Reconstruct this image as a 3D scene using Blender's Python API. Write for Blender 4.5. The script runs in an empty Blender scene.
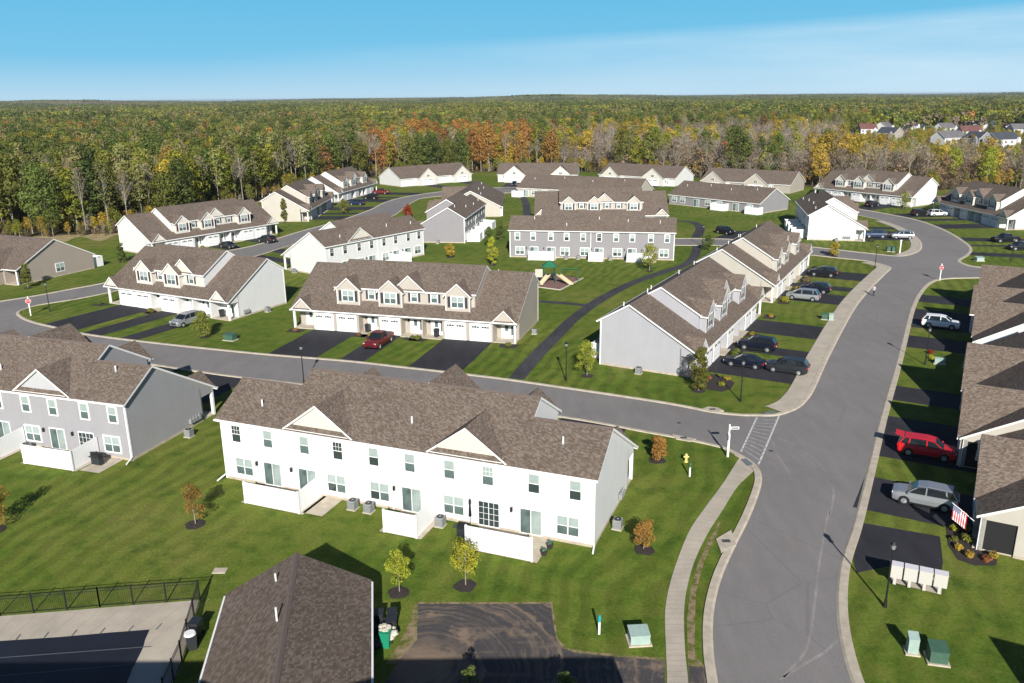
import bpy, bmesh, math, random
from mathutils import Vector, Matrix, Euler
from mathutils.geometry import tessellate_polygon
R = math.radians
sc = bpy.context.scene
COL = sc.collection
# ---------------------------------------------------------------- camera
F, H = 822.0, 31.0
PITCH = math.atan(244.6 / F)
ROLL = 0.0095
cam = bpy.data.cameras.new('camera')
cam.sensor_width = 36.0
cam.lens = F / 1024 * 36
cam.clip_start = 0.5
cam.clip_end = 40000
camo = bpy.data.objects.new('camera', cam)
COL.objects.link(camo)
fwd = Vector((0, math.cos(PITCH), -math.sin(PITCH)))
up0 = Vector((0, math.sin(PITCH), math.cos(PITCH)))
xr = Vector((1, 0, 0))
cr, sr_ = math.cos(ROLL), math.sin(ROLL)
rt = xr * cr - up0 * sr_
upv = xr * sr_ + up0 * cr
camo.matrix_world = Matrix(((rt.x, upv.x, -fwd.x, 0), (rt.y, upv.y, -fwd.y, 0), (rt.z, upv.z, -fwd.z, H), (0, 0, 0, 1)))
sc.camera = camo

def G(px, py, z=0.0):
    "ground position (metres) surveyed from a point of the photograph"
    x = px - 512; y = py - 341.5
    x2 = (cr * x - sr_ * y) / F; y2 = (sr_ * x + cr * y) / F
    dn = math.sin(PITCH) + y2 * math.cos(PITCH); fw = math.cos(PITCH) - y2 * math.sin(PITCH)
    t = (H - z) / dn
    return (x2 * t, fw * t)

# ---------------------------------------------------------------- world, sun, exposure
SUN_EL = R(27.0)
SUN_AZ = R(-3.0)      # shadows point this far to the left of straight ahead
w = bpy.data.worlds.new('World'); sc.world = w; w.use_nodes = True
nt = w.node_tree; nt.nodes.clear()
out = nt.nodes.new('ShaderNodeOutputWorld'); bg = nt.nodes.new('ShaderNodeBackground')
sky = nt.nodes.new('ShaderNodeTexSky'); sky.sky_type = 'NISHITA'; sky.sun_disc = False
sky.sun_elevation = SUN_EL
sky.sun_rotation = R(180) + SUN_AZ
sky.altitude = 100; sky.air_density = 1.0; sky.dust_density = 0.5; sky.ozone_density = 2.2
tc = nt.nodes.new('ShaderNodeTexCoord')
mp = nt.nodes.new('ShaderNodeMapping'); mp.inputs['Scale'].default_value = (1.6, 1.6, 14.0); mp.inputs['Rotation'].default_value = (0, R(2), 0)
no = nt.nodes.new('ShaderNodeTexNoise'); no.inputs['Scale'].default_value = 1.7; no.inputs['Detail'].default_value = 7; no.inputs['Roughness'].default_value = .6
rp = nt.nodes.new('ShaderNodeValToRGB'); rp.color_ramp.elements[0].position = .05; rp.color_ramp.elements[1].position = .72
rp.color_ramp.elements[0].color = (0, 0, 0, 1); rp.color_ramp.elements[1].color = (.95, .95, .95, 1)
sx = nt.nodes.new('ShaderNodeSeparateXYZ')
ml = nt.nodes.new('ShaderNodeMath'); ml.operation = 'MULTIPLY'
wr = nt.nodes.new('ShaderNodeMapRange'); wr.inputs[1].default_value = -.35; wr.inputs[2].default_value = .45
hz = nt.nodes.new('ShaderNodeMapRange'); hz.inputs[1].default_value = 0.066; hz.inputs[2].default_value = .052
ml2 = nt.nodes.new('ShaderNodeMath'); ml2.operation = 'MULTIPLY'
mx = nt.nodes.new('ShaderNodeMixRGB'); mx.inputs[2].default_value = (7.4, 10.0, 11.8, 1)
tint = nt.nodes.new('ShaderNodeMixRGB'); tint.blend_type = 'MULTIPLY'; tint.inputs[0].default_value = 1; tint.inputs[2].default_value = (.50, .66, .84, 1)
L_ = nt.links.new
L_(tc.outputs['Generated'], mp.inputs[0]); L_(mp.outputs[0], no.inputs['Vector']); L_(no.outputs[0], rp.inputs[0])
L_(tc.outputs['Generated'], sx.inputs[0]); L_(sx.outputs[0], wr.inputs[0]); tl = nt.nodes.new('ShaderNodeMath'); tl.operation = 'MULTIPLY_ADD'; tl.inputs[1].default_value = -.040; L_(sx.outputs[0], tl.inputs[0]); L_(sx.outputs[2], tl.inputs[2]); L_(tl.outputs[0], hz.inputs[0])
L_(rp.outputs[0], ml.inputs[0]); L_(wr.outputs[0], ml.inputs[1]); L_(ml.outputs[0], ml2.inputs[0]); L_(hz.outputs[0], ml2.inputs[1])
L_(sky.outputs[0], tint.inputs[1])
elv = nt.nodes.new('ShaderNodeValToRGB'); e_ = elv.color_ramp.elements
L_(sx.outputs[2], elv.inputs[0]); e_[0].position = 0.0; e_[0].color = (6.2, 8.9, 10.8, 1); e_[1].position = .115; e_[1].color = (1.7, 6.4, 10.0, 1)
q_ = e_.new(.045); q_.color = (2.6, 7.1, 10.4, 1)
fd = nt.nodes.new('ShaderNodeMapRange'); fd.inputs[1].default_value = .11; fd.inputs[2].default_value = .17; fd.inputs[3].default_value = 1; fd.inputs[4].default_value = 0; L_(sx.outputs[2], fd.inputs[0])
low = nt.nodes.new('ShaderNodeMixRGB'); L_(fd.outputs[0], low.inputs[0]); L_(tint.outputs[0], low.inputs[1]); L_(elv.outputs[0], low.inputs[2])
L_(ml2.outputs[0], mx.inputs[0]); L_(low.outputs[0], mx.inputs[1]); L_(mx.outputs[0], bg.inputs[0]); L_(bg.outputs[0], out.inputs[0])
bg.inputs[1].default_value = 0.055
sl = bpy.data.lights.new('sun', 'SUN'); sl.energy = 4.9; sl.angle = R(0.5); sl.color = (1.0, 0.955, 0.89)
so = bpy.data.objects.new('sun', sl); COL.objects.link(so)
toward = Vector((-math.sin(SUN_AZ) * math.cos(SUN_EL), -math.cos(SUN_AZ) * math.cos(SUN_EL), math.sin(SUN_EL)))
so.rotation_euler = toward.to_track_quat('Z', 'Y').to_euler(); so.location = (0, -50, 120)
vs = sc.view_settings; vs.view_transform = 'Standard'; vs.look = 'None'; vs.gamma = 1; vs.exposure = 0.55; vs.use_curve_mapping = False
sc.cycles.max_bounces = 5; sc.cycles.diffuse_bounces = 3; sc.cycles.glossy_bounces = 2; sc.cycles.transmission_bounces = 2
sc.cycles.transparent_max_bounces = 8; sc.cycles.volume_bounces = 0

# ---------------------------------------------------------------- helpers
def tag(o, label=None, cat=None, group=None, kind=None):
    if label: o['label'] = label
    if cat: o['category'] = cat
    if group: o['group'] = group
    if kind: o['kind'] = kind
    return o

def empty(name, x, y, th=0, z=0, label=None, cat=None, group=None):
    o = bpy.data.objects.new(name, None); o.empty_display_size = .3; COL.objects.link(o)
    o.location = (x, y, z); o.rotation_euler = (0, 0, th)
    return tag(o, label, cat, group)

class MB:
    def __init__(s): s.v = []; s.f = []; s.m = []; s.ml = []
    def mi(s, mat):
        if mat not in s.ml: s.ml.append(mat)
        return s.ml.index(mat)
    def poly(s, pts, mat):
        b = len(s.v); s.v += [tuple(p) for p in pts]; s.f.append(tuple(range(b, b + len(pts)))); s.m.append(s.mi(mat))
    def box(s, x0, x1, y0, y1, z0, z1, mat, top=None):
        b = len(s.v)
        s.v += [(x0, y0, z0), (x1, y0, z0), (x1, y1, z0), (x0, y1, z0), (x0, y0, z1), (x1, y0, z1), (x1, y1, z1), (x0, y1, z1)]
        for k, q in enumerate(((3, 2, 1, 0), (4, 5, 6, 7), (0, 1, 5, 4), (1, 2, 6, 5), (2, 3, 7, 6), (3, 0, 4, 7))):
            s.f.append(tuple(b + i for i in q)); s.m.append(s.mi(top if (k == 1 and top) else mat))
    def slab(s, pts, t, mat, edge, under=None):
        "planar polygon (ccw from above) thickened straight down by t"
        n = len(pts); lo = [(p[0], p[1], p[2] - t) for p in pts]
        s.poly(pts, mat); s.poly(lo[::-1], under or edge)
        for i in range(n):
            j = (i + 1) % n
            s.poly([pts[j], pts[i], lo[i], lo[j]], edge)
    def prism(s, pts, d, mat, edge=None):
        "planar polygon thickened along vector d"
        n = len(pts); q = [tuple(a + b for a, b in zip(p, d)) for p in pts]
        s.poly(pts, mat); s.poly(q[::-1], mat)
        for i in range(n):
            j = (i + 1) % n
            s.poly([pts[j], pts[i], q[i], q[j]], edge or mat)
    def tube(s, p, q, r0, r1, mat, n=6, cap=True):
        p, q = Vector(p), Vector(q); d = (q - p)
        if d.length < 1e-6: return
        a = d.orthogonal().normalized(); c = d.normalized().cross(a)
        b = len(s.v)
        for (o, r) in ((p, r0), (q, r1)):
            for i in range(n):
                t = 2 * math.pi * i / n
                s.v.append(tuple(o + a * (r * math.cos(t)) + c * (r * math.sin(t))))
        k = s.mi(mat)
        for i in range(n):
            j = (i + 1) % n
            s.f.append((b + i, b + j, b + n + j, b + n + i)); s.m.append(k)
        if cap:
            s.f.append(tuple(b + n + i for i in range(n))); s.m.append(k)
            s.f.append(tuple(b + i for i in range(n))[::-1]); s.m.append(k)
    def mesh(s, name):
        me = bpy.data.meshes.new(name); me.from_pydata(s.v, [], s.f)
        for m in s.ml: me.materials.append(m)
        me.polygons.foreach_set('material_index', s.m); me.update()
        return me
    def build(s, name, parent=None, loc=None, smooth=False, bevel=0):
        me = s.mesh(name)
        o = bpy.data.objects.new(name, me); COL.objects.link(o)
        if parent: o.parent = parent
        if loc: o.location = loc
        if smooth: me.polygons.foreach_set('use_smooth', [True] * len(me.polygons))
        if bevel:
            md = o.modifiers.new('bevel', 'BEVEL'); md.width = bevel; md.segments = 2; md.limit_method = 'ANGLE'
        return o

def put(me, name, parent, loc, rz=0, scale=None):
    o = bpy.data.objects.new(name, me); COL.objects.link(o)
    if parent: o.parent = parent
    o.location = loc; o.rotation_euler = (0, 0, rz)
    if scale: o.scale = scale
    return o

def kids(o): return [c for c in COL.objects if c.parent == o]
def copy_tree(o, parent=None):
    c = o.copy(); COL.objects.link(c); c.parent = parent
    for k in CH.get(o.name, []):
        k2 = k.copy(); COL.objects.link(k2); k2.parent = c; CH.setdefault(c.name, []).append(k2)
        for g in CH.get(k.name, []):
            g2 = g.copy(); COL.objects.link(g2); g2.parent = k2; CH.setdefault(k2.name, []).append(g2)
    return c
CH = {}
def reg(*objs):
    for o in objs:
        if o.parent: CH.setdefault(o.parent.name, []).append(o)

# ---------------------------------------------------------------- materials
def mat(name, col, rough=.8, metal=0, spec=.5, noise=None, emit=None):
    m = bpy.data.materials.new(name); m.use_nodes = True; n = m.node_tree.nodes; l = m.node_tree.links
    b = n['Principled BSDF']; b.inputs['Base Color'].default_value = (*col, 1); b.inputs['Roughness'].default_value = rough
    b.inputs['Metallic'].default_value = metal; b.inputs['Specular IOR Level'].default_value = spec
    if noise:
        scale, amt = noise
        t = n.new('ShaderNodeTexCoord'); no = n.new('ShaderNodeTexNoise'); no.inputs['Scale'].default_value = scale; no.inputs['Detail'].default_value = 6
        r = n.new('ShaderNodeMapRange'); r.inputs[3].default_value = 1 - amt; r.inputs[4].default_value = 1 + amt; r.inputs[1].default_value = .3; r.inputs[2].default_value = .7
        h = n.new('ShaderNodeMixRGB'); h.blend_type = 'MULTIPLY'; h.inputs[0].default_value = 1; h.inputs[1].default_value = (*col, 1)
        l.new(t.outputs['Object'], no.inputs[0]); l.new(no.outputs[0], r.inputs[0]); l.new(r.outputs[0], h.inputs[2]); l.new(h.outputs[0], b.inputs[0])
    return m

class NT:
    "tiny node-building helper"
    def __init__(s, name, rough=.9, spec=.3):
        s.m = bpy.data.materials.new(name); s.m.use_nodes = True; s.t = s.m.node_tree; s.n = s.t.nodes; s.l = s.t.links.new
        s.b = s.n['Principled BSDF']; s.b.inputs['Roughness'].default_value = rough; s.b.inputs['Specular IOR Level'].default_value = spec
        s.tc = s.n.new('ShaderNodeTexCoord')
    def val(s, v): return v
    def link(s, v, sock):
        if isinstance(v, (int, float)): sock.default_value = v
        elif isinstance(v, tuple): sock.default_value = (*v, 1) if len(v) == 3 and sock.type == 'RGBA' else v
        else: s.l(v, sock)
    def math(s, op, a, b=0, c=0):
        q = s.n.new('ShaderNodeMath'); q.operation = op; s.link(a, q.inputs[0]); s.link(b, q.inputs[1])
        s.link(c, q.inputs[2]); return q.outputs[0]
    def noise(s, vec, scale, detail=5, rough=.6):
        q = s.n.new('ShaderNodeTexNoise'); s.link(vec, q.inputs['Vector']); q.inputs['Scale'].default_value = scale; q.inputs['Detail'].default_value = detail
        q.inputs['Roughness'].default_value = rough; return q.outputs[0]
    def white(s, vec):
        q = s.n.new('ShaderNodeTexWhiteNoise'); s.link(vec, q.inputs['Vector']); return q.outputs[0]
    def mapping(s, vec, scale=(1, 1, 1), rot=(0, 0, 0), loc=(0, 0, 0)):
        q = s.n.new('ShaderNodeMapping'); s.link(vec, q.inputs[0]); q.inputs['Scale'].default_value = scale; q.inputs['Rotation'].default_value = rot; q.inputs['Location'].default_value = loc
        return q.outputs[0]
    def sep(s, vec):
        q = s.n.new('ShaderNodeSeparateXYZ'); s.link(vec, q.inputs[0]); return q.outputs
    def comb(s, x, y, z):
        q = s.n.new('ShaderNodeCombineXYZ'); [s.link(v, q.inputs[i]) for i, v in enumerate((x, y, z))]; return q.outputs[0]
    def ramp(s, v, stops):
        q = s.n.new('ShaderNodeValToRGB'); s.link(v, q.inputs[0]); e = q.color_ramp.elements
        while len(e) < len(stops): e.new(.5)
        for i, (p, c) in enumerate(stops): e[i].position = p; e[i].color = (*c, 1) if len(c) == 3 else c
        return q.outputs[0]
    def mr(s, v, a, b, c, d):
        q = s.n.new('ShaderNodeMapRange'); s.link(v, q.inputs[0]); [s.link(x, q.inputs[i + 1]) for i, x in enumerate((a, b, c, d))]; return q.outputs[0]
    def mix(s, f, a, b, mode='MIX'):
        q = s.n.new('ShaderNodeMixRGB'); q.blend_type = mode; s.link(f, q.inputs[0]); s.link(a, q.inputs[1]); s.link(b, q.inputs[2]); return q.outputs[0]
    def bump(s, hgt, strength=.3, dist=.02):
        q = s.n.new('ShaderNodeBump'); q.inputs['Strength'].default_value = strength; q.inputs['Distance'].default_value = dist; s.link(hgt, q.inputs['Height']); s.l(q.outputs[0], s.b.inputs['Normal'])
    def done(s, col): s.link(col, s.b.inputs[0]); return s.m

def shingles(name, tintc=(1, 1, 1)):
    k = NT(name, .95, .15); o = k.tc.outputs['Object']; x, y, z = k.sep(o)
    row = k.math('FLOOR', k.math('DIVIDE', z, .068))
    al = k.math('ADD', k.math('ADD', x, y), k.math('MULTIPLY', k.white(k.comb(row, 0, 0)), .9))
    cell = k.math('FLOOR', k.math('DIVIDE', al, .17))
    rnd = k.white(k.comb(cell, row, k.math('FLOOR', k.math('DIVIDE', al, 40))))
    big = k.noise(o, .35, 4)
    base = k.ramp(rnd, [(0, (.100, .075, .058)), (.3, (.128, .098, .077)), (.55, (.148, .115, .092)), (.8, (.170, .136, .111)), (1, (.202, .167, .140))])
    fr = k.math('FRACT', k.math('DIVIDE', z, .068))
    dk = k.mr(fr, 0, .22, .72, 1)
    c = k.mix(1, base, k.mix(1, k.mr(big, .3, .7, .93, 1.07), dk, 'MULTIPLY'), 'MULTIPLY')
    c = k.mix(1, c, tintc, 'MULTIPLY')
    return k.done(c)
def siding(name, col):
    k = NT(name, .55, .3); o = k.tc.outputs['Object']; x, y, z = k.sep(o)
    fr = k.math('FRACT', k.math('DIVIDE', z, .14))
    dk = k.mr(fr, 0, .16, .86, 1)
    big = k.mr(k.noise(o, .6, 4), .3, .7, .965, 1.03)
    streak = k.mr(k.noise(k.mapping(o, (2.2, 2.2, .16)), 1.5, 4), .35, .75, 1, .955)
    return k.done(k.mix(1, col, k.mix(1, big, k.mix(1, dk, streak, 'MULTIPLY'), 'MULTIPLY'), 'MULTIPLY'))
def vinyl_fence(name, col):
    k = NT(name, .5, .3); o = k.tc.outputs['Object']; x, y, z = k.sep(o)
    fr = k.math('FRACT', k.math('DIVIDE', k.math('ADD', x, y), .26))
    dk = k.mr(fr, 0, .14, .72, 1)
    return k.done(k.mix(1, col, dk, 'MULTIPLY'))

M = {}
M['shingle'] = shingles('roof_shingles'); M['shingle2'] = shingles('roof_shingles_cool', (.93, .95, 1.0))
M['trim'] = mat('white_trim', (.80, .80, .78), .5, noise=(1.2, .03))
M['ridge'] = mat('ridge_cap', (.13, .10, .085), .95, noise=(6, .15))
for nme, c in dict(white=(.64, .645, .635), cream=(.46, .43, .37), beige=(.38, .345, .295), grey=(.25, .243, .25), cool=(.45, .45, .46), bluegrey=(.40, .42, .46), tan=(.35, .30, .255), pale=(.60, .60, .60), light=(.37, .37, .39), midgrey=(.32, .315, .325)).items():
    M[nme] = siding('siding_' + nme, c)
M['accent_white'] = siding('siding_gable_white', (.60, .575, .50)); M['accent_beige'] = siding('siding_gable_beige', (.44, .40, .345))
M['fence'] = vinyl_fence('vinyl_fence', (.82, .82, .82))
M['found'] = mat('foundation', (.42, .36, .28), .9, noise=(2, .2))
M['garage'] = siding('garage_door', (.80, .80, .79))
M['frame'] = mat('window_frame', (.82, .82, .81), .4)
M['glass'] = mat('window_glass', (.035, .05, .05), .08, spec=.8)
M['blind'] = mat('window_blinds', (.30, .36, .34), .35, noise=(.8, .25))
M['blind2'] = mat('window_lower_sash', (.10, .14, .135), .2, noise=(.8, .5))
M['door'] = mat('door_paint', (.75, .75, .74), .4)
M['shut'] = mat('shutter_dark', (.03, .035, .04), .6); M['shutred'] = mat('shutter_maroon', (.06, .025, .025), .6)
M['screen'] = mat('porch_shade_dark', (.01, .011, .012), .6)  # near-black colour standing in for the shade inside the end porches
M['black'] = mat('black_metal', (.012, .013, .014), .45)
M['concrete'] = mat('concrete', (.45, .395, .31), .9, noise=(1.5, .16))
M['acgrey'] = mat('condenser_grey', (.25, .26, .26), .6, noise=(5, .2))
M['pvc'] = mat('white_pipe', (.75, .75, .74), .5)
M['mulch'] = mat('mulch', (.030, .022, .020), 1, noise=(9, .5))
M['redmulch'] = mat('playground_mulch', (.19, .10, .085), 1, noise=(1.6, .3))
def asphalt(name, c, amt=.12, streak=0):
    k = NT(name, .9, .25); o = k.tc.outputs['Object']
    big = k.mr(k.noise(o, .08, 5), .3, .7, 1 - amt, 1 + amt); fine = k.mr(k.noise(o, 9, 3), .3, .7, .9, 1.1)
    mid = k.mr(k.noise(k.mapping(o, (1, .25, 1), (0, 0, R(28))), .9, 5), .35, .7, 1 - amt * .7, 1 + amt * .7)
    c2 = k.mix(1, c, k.mix(1, big, k.mix(1, fine, mid, 'MULTIPLY'), 'MULTIPLY'), 'MULTIPLY')
    if streak:
        cr1 = k.mr(k.noise(k.mapping(o, (.30, .05, 1), (0, 0, R(-28))), 1.6, 6), .60, .68, 0, .3)
        c2 = k.mix(cr1, c2, (.20, .175, .15))
        ck = k.n.new('ShaderNodeTexVoronoi'); ck.feature = 'DISTANCE_TO_EDGE'; ck.inputs['Scale'].default_value = .11
        wv = k.mix(.10, o, k.n.new('ShaderNodeTexNoise').outputs['Color'], 'ADD'); k.link(wv, ck.inputs['Vector'])
        c2 = k.mix(k.mr(ck.outputs['Distance'], .003, .007, .16, 0), c2, (.07, .065, .065))
    return k.done(c2)
M['road'] = asphalt('road_asphalt', (.205, .192, .186), .09, 1)
M['drive'] = asphalt('driveway_asphalt', (.030, .030, .036), .25)
M['path'] = asphalt('footpath_asphalt', (.050, .050, .056), .3)
def walk():
    k = NT('sidewalk_concrete', .9); o = k.tc.outputs['Object']
    return k.done(k.mix(1, (.44, .39, .315), k.mix(1, k.mr(k.noise(o, .5, 5), .3, .7, .85, 1.12), k.mr(k.noise(o, 12, 3), .3, .7, .92, 1.08), 'MULTIPLY'), 'MULTIPLY'))
M['walk'] = walk()
def grass():
    k = NT('lawn', 1, .1); o = k.tc.outputs['Object']
    n1 = k.noise(o, .045, 6, .65); n2 = k.noise(o, .5, 6, .7); n3 = k.noise(o, 5, 4, .7)
    c = k.ramp(n1, [(.30, (.070, .118, .014)), (.44, (.100, .146, .018)), (.56, (.134, .166, .027)), (.68, (.185, .182, .045))])
    c = k.mix(k.mr(n2, .48, .72, 0, .75), c, (.145, .150, .034))
    c = k.mix(k.mr(n2, .52, .30, 0, .8), c, (.040, .084, .011))
    c = k.mix(1, c, k.mr(n3, .25, .75, .62, 1.35), 'MULTIPLY')
    wob = k.noise(o, .03, 3)
    X, Y, Z = k.sep(o)
    ph = k.math('ADD', k.math('ADD', k.math('MULTIPLY', X, 1.55), k.math('MULTIPLY', Y, -.62)), k.math('MULTIPLY', wob, 24))
    st = k.mr(k.math('SINE', k.math('MULTIPLY', ph, 2.1)), -.5, .5, .86, 1.13)
    stm = k.mr(k.noise(o, .018, 2), .42, .56, .15, 1)
    c = k.mix(stm, c, k.mix(1, c, st, 'MULTIPLY'))
    dirt = k.mr(k.math('MULTIPLY', k.noise(o, .22, 7, .75), k.mr(k.noise(o, .06, 3), .3, .7, .7, 1.15)), .60, .70, 0, .55)
    c = k.mix(dirt, c, (.20, .15, .08))
    k.bump(n3, .5, .05)
    return k.done(c)
M['grass'] = grass()
def floor_():
    k = NT('forest_floor', 1, .1); o = k.tc.outputs['Object']
    c = k.ramp(k.noise(o, .09, 6), [(.35, (.045, .045, .02)), (.5, (.09, .075, .035)), (.65, (.14, .105, .05))])
    return k.done(c)
M['floor'] = floor_()
def dirtdrive():
    k = NT('muddy_asphalt', .95); o = k.tc.outputs['Object']
    cx, cy = G(424, 668)
    X, Y, Z = k.sep(o)
    dx = k.math('SUBTRACT', X, cx); dy = k.math('SUBTRACT', Y, cy)
    r = k.math('SQRT', k.math('ADD', k.math('MULTIPLY', dx, dx), k.math('MULTIPLY', dy, dy)))
    rr = k.math('ADD', r, k.math('MULTIPLY', k.noise(o, .5, 4), 1.2))
    ring = k.noise(k.comb(k.math('MULTIPLY', rr, 3.2), k.math('MULTIPLY', k.noise(o, .25, 2), 1.5), 0), 1.0, 3)
    m1 = k.math('MULTIPLY', k.mr(ring, .47, .62, 0, .7), k.mr(k.noise(o, .35, 5), .38, .58, .15, 1))
    m2 = k.mr(k.noise(k.mapping(o, (.25, 1.6, 1)), .8, 5), .55, .68, 0, .55)
    m3 = k.math('MAXIMUM', k.mr(k.noise(o, .22, 6, .7), .57, .65, 0, .8), k.mr(k.math('ADD', r, k.math('MULTIPLY', k.noise(o, .8, 5), 4)), 5.0, 3.2, 0, .75))
    c = k.mix(m1, k.mix(1, (.060, .056, .058), k.mr(k.noise(o, 6, 4), .3, .7, .8, 1.2), 'MULTIPLY'), (.24, .18, .125))
    c = k.mix(m2, c, (.20, .155, .115)); c = k.mix(m3, c, (.26, .19, .13))
    return k.done(c)
M['mud'] = dirtdrive()
M['soil'] = mat('bare_soil', (.27, .195, .12), 1, noise=(1.5, .3))
def poly_sheet(name, pts, z, m, label=None, cat=None, kind='structure', group=None):
    pv = [Vector((p[0], p[1], 0)) for p in pts]
    tris = tessellate_polygon([pv]); mb = MB(); mb.v = [(p.x, p.y, z) for p in pv]
    for t in tris:
        a, b, c = [pv[i] for i in t]
        if (b - a).cross(c - a).z < 0: t = t[::-1]
        mb.f.append(tuple(t)); mb.m.append(0)
    mb.ml = [m]
    o = mb.build(name); return tag(o, label, cat, group, kind)
def cat_rom(p, n=6, closed=False):
    r = []; N = len(p)
    for i in range(N - 1):
        a, b, c, d = p[max(i - 1, 0)], p[i], p[i + 1], p[min(i + 2, N - 1)]
        for k in range(n):
            t = k / n
            r.append(tuple(.5 * ((2 * b[j]) + (-a[j] + c[j]) * t + (2 * a[j] - 5 * b[j] + 4 * c[j] - d[j]) * t * t + (-a[j] + 3 * b[j] - 3 * c[j] + d[j]) * t ** 3) for j in (0, 1)))
    r.append(tuple(p[-1][:2])); return r
def offset(p, d):
    r = []
    for i in range(len(p)):
        a = Vector(p[max(i - 1, 0)]); b = Vector(p[min(i + 1, len(p) - 1)]); t = (b - a)
        if t.length < 1e-6: t = Vector((1, 0))
        t.normalize(); r.append((p[i][0] - t.y * d, p[i][1] + t.x * d))
    return r
def raised_strip(mb, a, b, z0, z1, m):
    for i in range(len(a) - 1):
        q = [a[i], a[i + 1], b[i + 1], b[i]]
        mb.poly([(x, y, z1) for x, y in q], m)
        mb.poly([(*a[i + 1], z1), (*a[i], z1), (*a[i], z0), (*a[i + 1], z0)], m)
        mb.poly([(*b[i], z1), (*b[i + 1], z1), (*b[i + 1], z0), (*b[i], z0)], m)

def soilgrass():
    k = NT('worn_verge', 1, .1); o = k.tc.outputs['Object']
    f = k.mr(k.noise(o, 1.4, 6, .75), .42, .56, 0, 1)
    return k.done(k.mix(f, (.10, .115, .025), k.mix(k.noise(o, 5, 3), (.22, .16, .09), (.34, .26, .17))))
M['verge'] = soilgrass()
# ---------------------------------------------------------------- ground, roads, kerbs
rr = 12000
tag(poly_sheet('ground', [(-rr, -300), (rr, -300), (rr, rr * 1.4), (-rr, rr * 1.4)], 0, M['grass']))
M['acgrate'] = mat('grate_iron', (.07, .07, .07), .6, noise=(6, .3))
GP = lambda L: [G(*p) for p in L]
# street edges, surveyed
main_left = GP([(722, 720), (718, 683), (714, 655), (713, 625), (716, 600), (723, 575), (735, 548), (748, 522), (757, 500), (762, 482), (760, 470), (752, 461), (740, 454)])
main_left2 = GP([(756, 416.5), (778, 416), (798, 409), (808, 400), (815.5, 388), (830.5, 355), (853, 312.5), (868, 292.5), (886, 274), (891, 269), (888, 266), (868, 261), (840, 258), (812, 255), (760, 250)])
main_left3 = GP([(760, 242), (813, 247.5), (868, 253.7), (900, 256.5), (915, 253.5), (922, 248), (919, 239), (903, 228), (880, 220), (860, 215.5), (835, 211), (800, 207)])
main_right = GP([(866, 720), (851.5, 683), (843, 655), (837.5, 626), (836, 600), (838, 573), (843, 552), (853, 523), (868, 465), (880.5, 415), (893, 372.5), (900.5, 345), (910.5, 307.5), (920, 290), (930, 281.5), (943, 278.5), (973, 277.5), (1060, 277)])
main_right2 = GP([(1060, 270), (1000, 269), (973, 267), (960, 263.5), (957, 260), (965, 255), (968.5, 249), (962, 242), (943, 230.5), (918, 221), (893, 215.5), (868, 211), (840, 206.5), (800, 203)])
ss_south = GP([(740, 454), (728, 448), (709, 443), (680, 437), (655, 432.5), (562, 416), (430, 399.5), (304, 384), (240, 376.5), (200, 371), (110, 357), (0, 338), (-80, 326)])
ss_north = GP([(756, 416.5), (738, 416), (709, 412.5), (655, 402.5), (520, 382.5), (470, 376), (400, 368), (346, 362), (256, 354.5), (155, 344), (87.5, 335.5), (50, 327.5), (30, 322.5), (19, 317.5), (16, 313), (22, 309.5), (37.5, 305), (75, 299), (105, 293), (150, 282), (200, 268), (250, 257.5), (290, 245), (330, 234), (370, 223), (392, 216), (404, 207.5), (416, 200), (431, 197), (460, 195), (505, 193), (560, 192)])
up_north = GP([(560, 187.5), (505, 187.5), (460, 190.5), (436, 192.5), (406, 197), (386, 202.5), (371, 210), (340, 221), (300, 232), (258, 245), (225, 252), (180, 264), (140, 275), (102, 284), (75, 289), (37.5, 296), (0, 302), (-80, 314)])
S = cat_rom
ml1, ml2_, ml3, mr1, mr2 = S(main_left), S(main_left2), S(main_left3), S(main_right), S(main_right2)
sss, ssn, upn = S(ss_south), S(ss_north), S(up_north)
tag(poly_sheet('road', mr1 + mr2 + ml3[::-1] + ml2_[::-1] + ml1[::-1], .012, M['road']))
tag(poly_sheet('road', sss + upn[::-1] + ssn[::-1], .008, M['road']))
cross_n = S(GP([(765, 242.3), (729, 239.5), (700, 239), (640, 238.5), (560, 238)])); cross_s = S(GP([(765, 250.5), (719, 245.5), (700, 245.4), (640, 245), (560, 244.5)]))
tag(poly_sheet('road', cross_s + cross_n[::-1], .008, M['road']))
# kerbs: concrete strips a step above the asphalt
kb = MB()
for pl, d in ((ml1, -.62), (mr1, .7), (mr2, .7), (sss, -.5), (ssn, .5), (upn, .5), (cross_n, .4), (cross_s, -.4), (ml2_, -.55), (ml3, -.55)):
    sg = 1 if d < 0 else -1; w_ = abs(d)
    a, m1, m2, c = pl, offset(pl, sg * .16), offset(pl, sg * (w_ - .02)), offset(pl, sg * w_)
    for (p, zp), (q, zq) in (((a, .018), (m1, .10)), ((m1, .10), (m2, .10)), ((m2, .10), (c, 0))):
        for i in range(len(pl) - 1):
            f4 = [(*p[i], zp), (*p[i + 1], zp), (*q[i + 1], zq), (*q[i], zq)]
            kb.poly(f4 if sg > 0 else f4[::-1], M['concrete'])
tag(kb.build('kerb'), kind='structure')
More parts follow.
